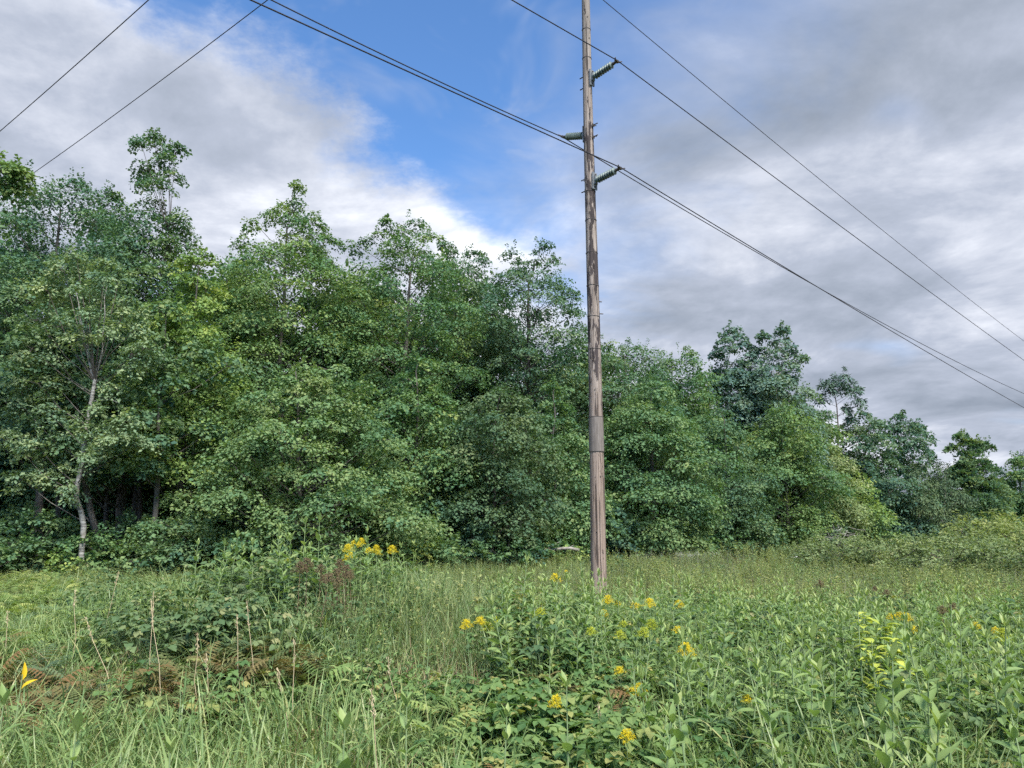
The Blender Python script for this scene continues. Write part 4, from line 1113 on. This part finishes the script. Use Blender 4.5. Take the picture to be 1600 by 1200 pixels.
    # far field to the right
    n = 4600; y = R0.uniform(30, 88, n); x = R0.uniform(0, .74, n) * y; Q = np.column_stack([x, y, terrain(x, y)]); Q = Q[Q[:, 1] < forest_edge_y(Q[:, 0]) - .3]
    Q = Q[R0.uniform(0, 1, len(Q)) < .35 + .9 * patch(Q, .5, 2.0)]; uu = R0.uniform(0, 1, len(Q)) * .5 + .75 * (1 - patch(Q, .33, .7)); put('field', Q[uu < .8], R0.uniform(.7, 1.3, (uu < .8).sum()) * (.6 + .9 * patch(Q[uu < .8], .6, 4.))); put('fieldbr', Q[uu >= .8], R0.uniform(1.0, 1.5, (uu >= .8).sum()))
layout()
rt = np.random.default_rng(9)
bake('grass', [t_grass(rt, 12, .56, .010, .09, .6) for _ in range(6)], 'meadow_grass', MAT['grass'], 'coarse green grass growing between the meadow weeds', 'grass')
bake('wide', [t_grass(rt, 11, .58, .014, .10, .75) for _ in range(6)], 'broad_blade_grass', MAT['grass'], 'broad bladed light green grass along the bottom of the picture', 'grass')
bake('fine', [t_grass(rt, 15, .60, .007, .13, .45) for _ in range(6)], 'fine_grass', MAT['fine_grass'], 'fine leaning grass on the slope left of the pole base', 'grass')
bake('dry', [t_grass(rt, 12, .45, .006, .12, .8) for _ in range(4)], 'dry_grass', MAT['dry_grass'], 'withered straw coloured grass lying among the green', 'grass')
bake('fern', [t_fern(rt, 7, .36) for _ in range(9)], 'bracken', MAT['fern'], 'light green bracken ferns covering the left side before the forest', 'ferns')
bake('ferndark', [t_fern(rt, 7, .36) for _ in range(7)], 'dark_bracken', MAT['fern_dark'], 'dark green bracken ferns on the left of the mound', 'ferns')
bake('fernbr', [t_fern(rt, 7, .36) for _ in range(7)], 'rusty_bracken', MAT['fern_brown'], 'rusty brown and olive bracken ferns low on the left', 'ferns')
bake('bramble', [t_bramble(rt, 15, .42, .055, .24) for _ in range(6)], 'brambles', MAT['bramble'], 'bramble thicket with small rounded leaves in the middle foreground', 'brambles')
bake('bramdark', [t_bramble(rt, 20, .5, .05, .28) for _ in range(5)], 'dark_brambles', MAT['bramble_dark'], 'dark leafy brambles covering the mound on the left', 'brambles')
bake('herb', [t_herb(rt, 3, .52, 11, .10, .24) for _ in range(5)], 'weeds', MAT['milkweed'], 'leafy green weeds mixed among the milkweed', 'weeds')
bake('field', [t_herb(rt, 5, .6, 9, .12, .42, .24) for _ in range(5)], 'field_weeds', MAT['field'], 'yellow green weeds of the open field behind the pole', 'weeds')
bake('fieldbr', [t_grass(rt, 14, .62, .010, .2, .35) for _ in range(4)], 'seeding_grass', MAT['field_brown'], 'brownish seeding grass of the open field behind the pole', 'grass')

# ------------------------------------------------------------------ milkweed, each plant a thing
def milkweeds():
    rng = np.random.default_rng(31)
    Q = np.array(MILK)
    Q = Q[np.argsort(Q[:, 1])]
    # keep plants a little apart
    keep = []
    for q in Q:
        if all((q[0] - k[0]) ** 2 + (q[1] - k[1]) ** 2 > (.16 + .006 * q[1]) ** 2 for k in keep[-400:]): keep.append(q)
    Q = np.array(keep)
    vars_ = []
    for k in range(7):
        h = (.58, .70, .78, .84, .64, .74, .80)[k]; ls = milkweed_leaves(rng, h, 8 + k % 3, .125 + .012 * (k % 3))
        g = Geo()
        for (b, a, e, L, W, t, bd, rl) in ls: place_leaf(g, b, a, e, L, W, t, 3, bd, .2, rl)
        lo = Geo()
        for (b, a, e, L, W, t, bd, rl) in ls: place_leaf(lo, b, a, e, L, W, t, 2, bd, .2, rl)
        vars_.append((milkweed_stem(h, rng).mesh('stem', MAT['stem'], True), g.mesh('foliage', MAT['milkweed']), ls, h, lo))
    leaf_meshes = {}
    def leaf_mesh(L, W, t, bd, mat='milkweed'):
        key = (round(W / L, 1), round(t * 4), round(bd * 5), mat)
        if key not in leaf_meshes:
            V, F = leaf_grid(1.0, W / L, 4, bd, .2); g = Geo(); g.add(V, F, key[1] / 4.); leaf_meshes[key] = g.mesh('leaf', MAT[mat], True)
        return leaf_meshes[key]
    def single(pos, h, ls, rz, label, group=None, leafmat='milkweed', stemvar=0, scale=1.0):
        root = empty('milkweed_plant', pos, rz); tag(root, label, 'plant', group); root.scale = (scale,) * 3
        st = link(bpy.data.objects.new('stem', milkweed_stem(h, rng).mesh('stem', MAT['stem'], True)), root)
        for i, (b, a, e, L, W, t, bd, rl) in enumerate(ls):
            mt = leafmat[i] if isinstance(leafmat, dict) and i in leafmat else ('milkweed' if isinstance(leafmat, dict) else leafmat)
            o = link(bpy.data.objects.new('leaf', leaf_mesh(L, W, t, bd, mt)), root)
            o.location = b; o.rotation_euler = (rl, -e, a); o.scale = (L, L, L)
            if mt == 'yellow_leaf': o['label'] = 'leaf turned bright yellow'
        return root
    lab = 'green milkweed with paired oval leaves in the stand right of centre'
    grp = 'milkweed in the stand right of the pole'
    lab_m = 'green milkweed with paired oval leaves on top of the left mound'
    n_leaf = 36
    def zone(q, hh):
        px, py = project(np.array([[q[0], q[1], q[2] + hh]])); px, py = px[0], py[0]
        size = 'short' if hh < .64 else 'tall' if hh > .80 else 'middle sized'
        if q[0] < 0: return f'{size} milkweed on top of the left mound, ' + ('left of its upright milkweed crest' if px < 330 else 'below its upright milkweed crest' if px < 480 else 'below its large goldenrod clump' if px < 610 else 'on its right shoulder')
        row = 'in the front of the stand' if py > 1075 else 'in the middle of the stand' if py > 1005 else 'towards the back of the stand' if py > 962 else 'at the very back'
        if px < 900: at_ = 'left of the lime budding goldenrods'
        elif px < 1060: at_ = 'below the lime budding goldenrods'
        elif px < 1200: at_ = 'right of the round headed goldenrod'
        elif px < 1320: at_ = 'left of the pale lime plants'
        elif px < 1440: at_ = 'below the pale lime plants'
        elif px < 1510: at_ = 'just right of the pale lime plants'
        else: at_ = 'near the right edge'
        return f'{size} milkweed {row}, {at_}'
    for i, q in enumerate(Q[:290]):
        k = int(rng.integers(0, 7)); st, fo, ls, h, lo = vars_[k]; s = rng.uniform(.85, 1.28); left = q[0] < 0.0
        L_, G_ = (zone(q, h * s), 'milkweed on top of the left mound') if left else (zone(q, h * s), grp)
        if i < n_leaf:
            r = single(tuple(q), h, ls, rng.uniform(0, 6.28), L_, G_, scale=s)
        else:
            r = empty('milkweed_plant', tuple(q), rng.uniform(0, 6.28)); tag(r, L_, 'plant', G_); r.scale = (s, s, s)
            link(bpy.data.objects.new('stem', st), r); link(bpy.data.objects.new('foliage', fo), r)
        r.rotation_euler.x = rng.normal(0, .13); r.rotation_euler.y = rng.normal(0, .13)
    if len(Q) > 290:
        INST['milkrest'] = []; put('milkrest', Q[290:], R0.uniform(.85, 1.15, len(Q) - 290))
        bake('milkrest', [v[4] for v in vars_], 'distant_milkweed', MAT['milkweed'], 'farther milkweed plants merging into the field beyond the stand', 'weeds')
    # plants of the foreground that stand out on their own
    def solo(px, py, h, npair, L0, label, leafmat='milkweed', yellow=()):
        p = place_top(px, py, h * 1.08); ls = milkweed_leaves(rng, h, npair, L0)
        lm = {i: 'yellow_leaf' for i in yellow} if yellow else leafmat
        single(tuple(p), h, ls, rng.uniform(0, 6.28), label, 'milkweed standing alone', lm)
    solo(122, 1118, .80, 6, .19, 'large single milkweed at the bottom left among broad grass')
    solo(268, 1150, .74, 5, .13, 'small milkweed with one yellow leaf near the bottom edge, left', yellow=(2,))
    solo(8, 1078, .80, 5, .17, 'milkweed cut off by the left edge above the bottom grass')
    solo(540, 1118, .78, 6, .18, 'milkweed with broad leaves in the bottom grass left of the yellowed one')
    solo(636, 1082, .80, 6, .15, 'milkweed with two yellow lower leaves above the bottom grass', yellow=(0, 3))
    solo(792, 1098, .76, 6, .13, 'milkweed with one yellow leaf in the brambles at the bottom centre', yellow=(4,))
    solo(860, 995, .8, 7, .16, 'tall milkweed with a withered lower leaf left of the goldenrods')
    solo(670, 998, .72, 6, .13, 'milkweed rising from reddish dry grass in the middle')
    solo(885, 1052, .82, 6, .16, 'milkweed in the brambles beside the lowest goldenrod')
    for i, (px, py, h) in enumerate(((310, 835, .85), (352, 838, .8), (372, 830, .9), (437, 818, 1.0), (478, 806, 1.1), (500, 802, 1.15), (335, 845, .8), (395, 842, .85), (455, 832, .95))):
        solo(px, py, h, 7 + i % 2, .17 if i not in (4, 5) else .2, ('broad leaved milkweed standing out tallest against the dark trees on the mound' if i == 5 else
             ['leftmost upright milkweed on the mound crest', 'second upright milkweed from the left on the mound crest', 'third upright milkweed on the mound crest, pointed top', 'tall pointed milkweed on the mound beside the broad leaved one',
              'broad leaved milkweed just left of the tallest on the mound', '', 'short milkweed low on the mound crest at its left end', 'milkweed above the small left goldenrod on the mound', 'milkweed between the small goldenrod and the tallest plants'][i]))
    # two upright yellow leaves at the left edge
    p = place_top(38, 1030, .74)
    ls = [(np.array([0, 0, .60]), 1.8, 1.15, .13, .052, .6, .12, 1.2), (np.array([.0, 0, .54]), -.5, .9, .12, .04, .5, .5, 1.0), (np.array([0, 0, .4]), 2.6, .4, .15, .05, .4, .2, 0), (np.array([0, 0, .35]), .2, .4, .15, .05, .4, .2, 0)]
    single(tuple(p), .64, ls, 0, 'yellowing milkweed with two bright yellow leaves at the left edge', None, {0: 'yellow_leaf', 1: 'yellow_leaf'})
    # pale lime plants on the right
    for px, py, h, l in ((1352, 962, .9, 'pale lime yellow leafy plant, left one of the lime group'), (1382, 966, .9, 'pale lime yellow leafy plant, right one of the lime group'), (1398, 990, .82, 'pale lime yellow leafy plant below the right goldenrods'), (1362, 1002, .82, 'low pale lime yellow leafy plant in front of its group')):
        p = place_top(px, py, h); ls = []
        for k in range(30):
            ls.append((np.array([rng.normal(0, .04), rng.normal(0, .04), h * rng.uniform(.5, 1)]), rng.uniform(0, 6.28), rng.uniform(-.1, .5), rng.uniform(.09, .14), rng.uniform(.05, .08), rng.uniform(.2, .9), .3, 0))
        single(tuple(p), h, ls, 0, l, 'pale lime plants', 'lime_leaf')
milkweeds()

# ------------------------------------------------------------------ goldenrod
def goldenrod():
    rng = np.random.default_rng(41)
    def parts(h, nl, head, nb, dead=False):
        st = Geo(); st.tube([[0, 0, -.05], [.01, .01, h * .5], [0, 0, h]], (.005, .004, .002), 4, .4)
        lf = Geo()
        for k in range(nl):
            t = .15 + .8 * k / nl; a = k * 2.4; L = .095 * (1.15 - .55 * t) * rng.uniform(.8, 1.2)
            place_leaf(lf, np.array([0, 0, h * t]), a, rng.uniform(.15, .7), L, L * .2, np.clip(rng.normal(.5, .15), 0, 1), 2, .35)
        fl = Geo()
        oc = np.array([[1, 0, 0], [-1, 0, 0], [0, 1, 0], [0, -1, 0], [0, 0, 1], [0, 0, -1]], float)
        of = np.array([[0, 2, 4], [2, 1, 4], [1, 3, 4], [3, 0, 4], [2, 0, 5], [1, 2, 5], [3, 1, 5], [0, 3, 5]])
        for b in range(nb):
            t = b / nb; a = b * 2.4 + rng.normal(0, .2); z0 = h - head * (1 - t) * .85; ln = head * .55 * (1 - t) ** .7 + .02
            d = np.array([math.cos(a), math.sin(a), 0]); n = 9
            q = np.linspace(.15, 1, n); pts = np.array([0, 0, z0]) + d * (ln * q)[:, None]; pts[:, 2] += ln * (.75 * q - .55 * q * q)
            for p_ in pts:
                for r_ in range(5):
                    c = p_ + rng.normal(0, .0075, 3); fl.add(c + oc * rng.uniform(.0022, .0046), of, np.clip(rng.normal(.5, .2), 0, 1))
        return st, lf, fl
    protos = {}
    for kind, (fm, lm) in {'gold': ('goldenrod_flower', 'goldenrod_leaf'), 'bud': ('goldenrod_bud', 'goldenrod_leaf'), 'dead': ('dead_plant', 'dead_plant')}.items():
        for v in range(4):
            h = (.78, .88, .7, .95)[v]; st, lf, fl = parts(h, 26, (.10, .13, .12, .15)[v], (13, 16, 14, 18)[v])
            protos[kind, v] = (st.mesh('stem', MAT['dead_plant' if kind == 'dead' else 'stem']), lf.mesh('foliage', MAT[lm]), fl.mesh('flower_head', MAT[fm]), h)
    def put_one(px, py, kind, v, label, group, s=1.0):
        st, lf, fl, h = protos[kind, v]
        h2 = h * s; p = place_top(px, py, h2 + .02)
        root = empty('goldenrod_plant' if kind != 'dead' else 'withered_weed', tuple(p), rng.uniform(0, 6.28)); root.scale = (s,) * 3
        root.rotation_euler.x = rng.normal(0, .06); root.rotation_euler.y = rng.normal(0, .06)
        tag(root, label, 'flower' if kind != 'dead' else 'weed', group)
        for nm, me in (('stem', st), ('foliage', lf), ('flower_head', fl)): link(bpy.data.objects.new(nm, me), root)
    cl = 'goldenrod with full yellow head in the large clump on the mound'
    for px, py in ((540, 838), (552, 834), (560, 842), (568, 832), (578, 836), (588, 840), (550, 848), (574, 848), (592, 846)):
        put_one(px, py, 'gold', int(rng.integers(0, 4)), cl, 'goldenrod clump on the mound', rng.uniform(.72, .92))
    singles = [(415, 853, 'gold', 'small yellow goldenrod at the left of the mound crest'), (432, 850, 'gold', 'small yellow goldenrod right beside the leftmost one'), (452, 845, 'bud', 'half open goldenrod below the tall milkweed on the mound'),
               (618, 850, 'gold', 'goldenrod just right of the large clump on the mound'), (630, 855, 'gold', 'goldenrod on the right shoulder of the mound'), (645, 860, 'gold', 'narrow goldenrod farthest right on the mound shoulder'), (664, 868, 'bud', 'pale goldenrod tip low on the mound shoulder'),
               (870, 893, 'gold', 'goldenrod with bright head left of the pole base, left twin'), (883, 890, 'gold', 'goldenrod with bright head left of the pole base, right twin'),
               (738, 966, 'gold', 'small goldenrod at the left in the middle weeds'), (750, 962, 'gold', 'goldenrod in the middle weeds, centre one of three'), (762, 970, 'bud', 'pale goldenrod in the middle weeds, right one of three'), (780, 962, 'bud', 'single goldenrod bud right of the three middle ones'),
               (852, 948, 'bud', 'pale goldenrod bud between the fine grass and the pole'), (945, 932, 'gold', 'goldenrod directly in front of the pole base'), (957, 928, 'gold', 'tall goldenrod in front right of the pole base'), (966, 936, 'gold', 'goldenrod right of the pole base, lower one'), (942, 950, 'gold', 'low goldenrod under the pole base'),
               (998, 938, 'gold', 'small goldenrod between the pole and the bright plume'), (1018, 933, 'gold', 'bright plume shaped goldenrod right of the pole'), (1052, 942, 'gold', 'goldenrod of the right pair beyond the milkweed, left one'), (1065, 936, 'gold', 'goldenrod of the right pair beyond the milkweed, right one'),
               (1050, 975, 'gold', 'goldenrod half hidden in the milkweed below the right pair'), (1070, 1001, 'gold', 'round headed goldenrod among the milkweed leaves'), (978, 1035, 'gold', 'short bright goldenrod in the middle of the milkweed'), (1003, 1066, 'gold', 'thin goldenrod below the short bright one'), (992, 1072, 'gold', 'tiny goldenrod tip beside the thin one'),
               (884, 1082, 'gold', 'large lowest goldenrod standing in the brambles'), (978, 968, 'bud', 'lime green budding goldenrod, left one of the tall group'), (995, 978, 'bud', 'lime green budding goldenrod, right one of the tall group'), (968, 982, 'bud', 'lime green budding goldenrod in front of its group'), (1010, 965, 'bud', 'lime green budding goldenrod tip behind its group'),
               (930, 978, 'bud', 'pale budding goldenrod left of the lime group'), (1390, 955, 'gold', 'goldenrod behind the lime plants, left one'), (1402, 954, 'gold', 'goldenrod behind the lime plants, middle one'), (1414, 956, 'gold', 'goldenrod behind the lime plants, right one'), (1421, 975, 'gold', 'goldenrod just right of the lime plants'),
               (1521, 968, 'gold', 'small goldenrod near the right edge, left one'), (1552, 978, 'gold', 'goldenrod near the right edge, brightest one'), (1566, 978, 'bud', 'pale goldenrod near the right edge, right one'), (1162, 1082, 'gold', 'single small goldenrod low in the milkweed stand'), (985, 1130, 'gold', 'tiny goldenrod low in the bottom brambles')]
    for i, (px, py, kd, lab) in enumerate(singles): put_one(px, py, kd, i % 4, lab, 'goldenrod plants scattered through the meadow', rng.uniform(.66, .86) if py < 1050 else .66)
    for px, py in ((505, 880), (520, 872), (530, 885), (545, 880), (515, 895), (538, 900), (552, 892), (498, 892), (480, 870), (470, 876)):
        put_one(px, py, 'dead', int(rng.integers(0, 4)), 'withered reddish brown weed on the face of the mound', 'withered weeds on the mound')
    for px, py in ((1280, 905), (1292, 912), (1372, 915), (1385, 920), (1490, 940), (1478, 945)):
        put_one(px, py, 'dead', int(rng.integers(0, 4)), 'withered brown weed standing in the field on the right', 'withered weeds in the field')
goldenrod()

# ------------------------------------------------------------------ dry stalks, white flowers
def stalks():
    rng = np.random.default_rng(51)
    spec = [((240, 925), (238, 1060), 'tall dry grass stalk with feathery seed head, left one of a pair'), ((236, 940), (258, 1075), 'dry grass stalk with seed head, right one of a pair'), ((135, 968), (195, 1072), 'dry stalk leaning left above the rusty ferns'),
            ((308, 990), (318, 1075), 'short dry stalk in the middle of the rusty ferns'), ((322, 1025), (338, 1080), 'bent dry stalk right of the short one'), ((370, 960), (382, 1060), 'thin pale stalk before the dark ferns, left one'), ((386, 940), (404, 1062), 'thin pale stalk before the dark ferns, right one'),
            ((118, 920), (112, 1020), 'thin straight stalk above the left grass'), ((460, 1000), (462, 1110), 'straight reddish stalk in the middle foreground'), ((435, 1045), (458, 1130), 'dry stalk leaning beside the reddish one'), ((606, 1030), (624, 1095), 'dry stalk with nodding head in the brambles'),
            ((580, 1080), (606, 1195), 'long thin stalk reaching down to the bottom edge'), ((185, 895), (165, 950), 'thin stalk rising from the light ferns'), ((12, 955), (15, 1010), 'dry stalk close to the left edge'), ((935, 1100), (945, 1150), 'short dry stalk in the bottom brambles')]
    for (tx, ty), (bx, by), lab in spec:
        h = rng.uniform(.85, 1.0); p = place_top(bx, by, .35)
        t = at_depth(tx, ty, p[1] + .02)
        g = Geo(); root = empty('dry_stalk', tuple(p)); tag(root, lab, 'stalk', 'dry grass stalks')
        e = t - p; mid = e * .5 + [rng.normal(0, .02), 0, .02]
        g.tube([[0, 0, -.05], mid * .5 + [0, 0, .02], mid, e * .8, e], (.0032, .003, .0027, .0024, .0016), 4, .5)
        g.obj('stem', MAT['straw'], root)
        gh = Geo(); n = 34
        q = rng.uniform(.80, 1.0, n); P = e[None] * q[:, None] + rng.normal(0, .006, (n, 3))
        leaves(gh, P, np.tile(e, (n, 1)) + rng.normal(0, .25, (n, 3)), rng.normal(size=(n, 3)), np.full(n, .024), np.full(n, .006), rng.uniform(0, 1, n))
        gh.obj('seed_head', MAT['straw'], root)
    # white flower heads in the far field right of the pole
    for k in range(16):
        px = rng.uniform(1058, 1118); py = rng.uniform(862, 868)
        if k >= 13: px, py = ((1240, 868), (1495, 838), (1528, 835))[k - 13]
        p = place_top(px, py, .75)
        root = empty('white_wildflower', tuple(p)); tag(root, 'white flowered weed in the patch before the trees right of the pole' if k < 13 else ['single white wildflower below the aspens', 'white wildflower at the bush belt, left one', 'white wildflower at the bush belt, right one'][k - 13], 'flower', 'white wildflowers')
        g = Geo(); g.tube([[0, 0, -.03], [0, 0, .72]], (.006, .004), 4); g.obj('stem', MAT['stem'], root)
        gf = Geo(); n = 26; a = rng.uniform(0, 6.28, n); r = .10 * np.sqrt(rng.uniform(0, 1, n))
        P = np.column_stack([r * np.cos(a), r * np.sin(a), .72 + rng.normal(0, .03, n)])
        leaves(gf, P, np.column_stack([np.cos(a), np.sin(a), np.zeros(n)]), np.tile([0, 0, 1.], (n, 1)) + rng.normal(0, .3, (n, 3)), np.full(n, .03), np.full(n, .025), rng.uniform(0, 1, n))
        gf.obj('flower_head', MAT['white_flower'], root)
stalks()
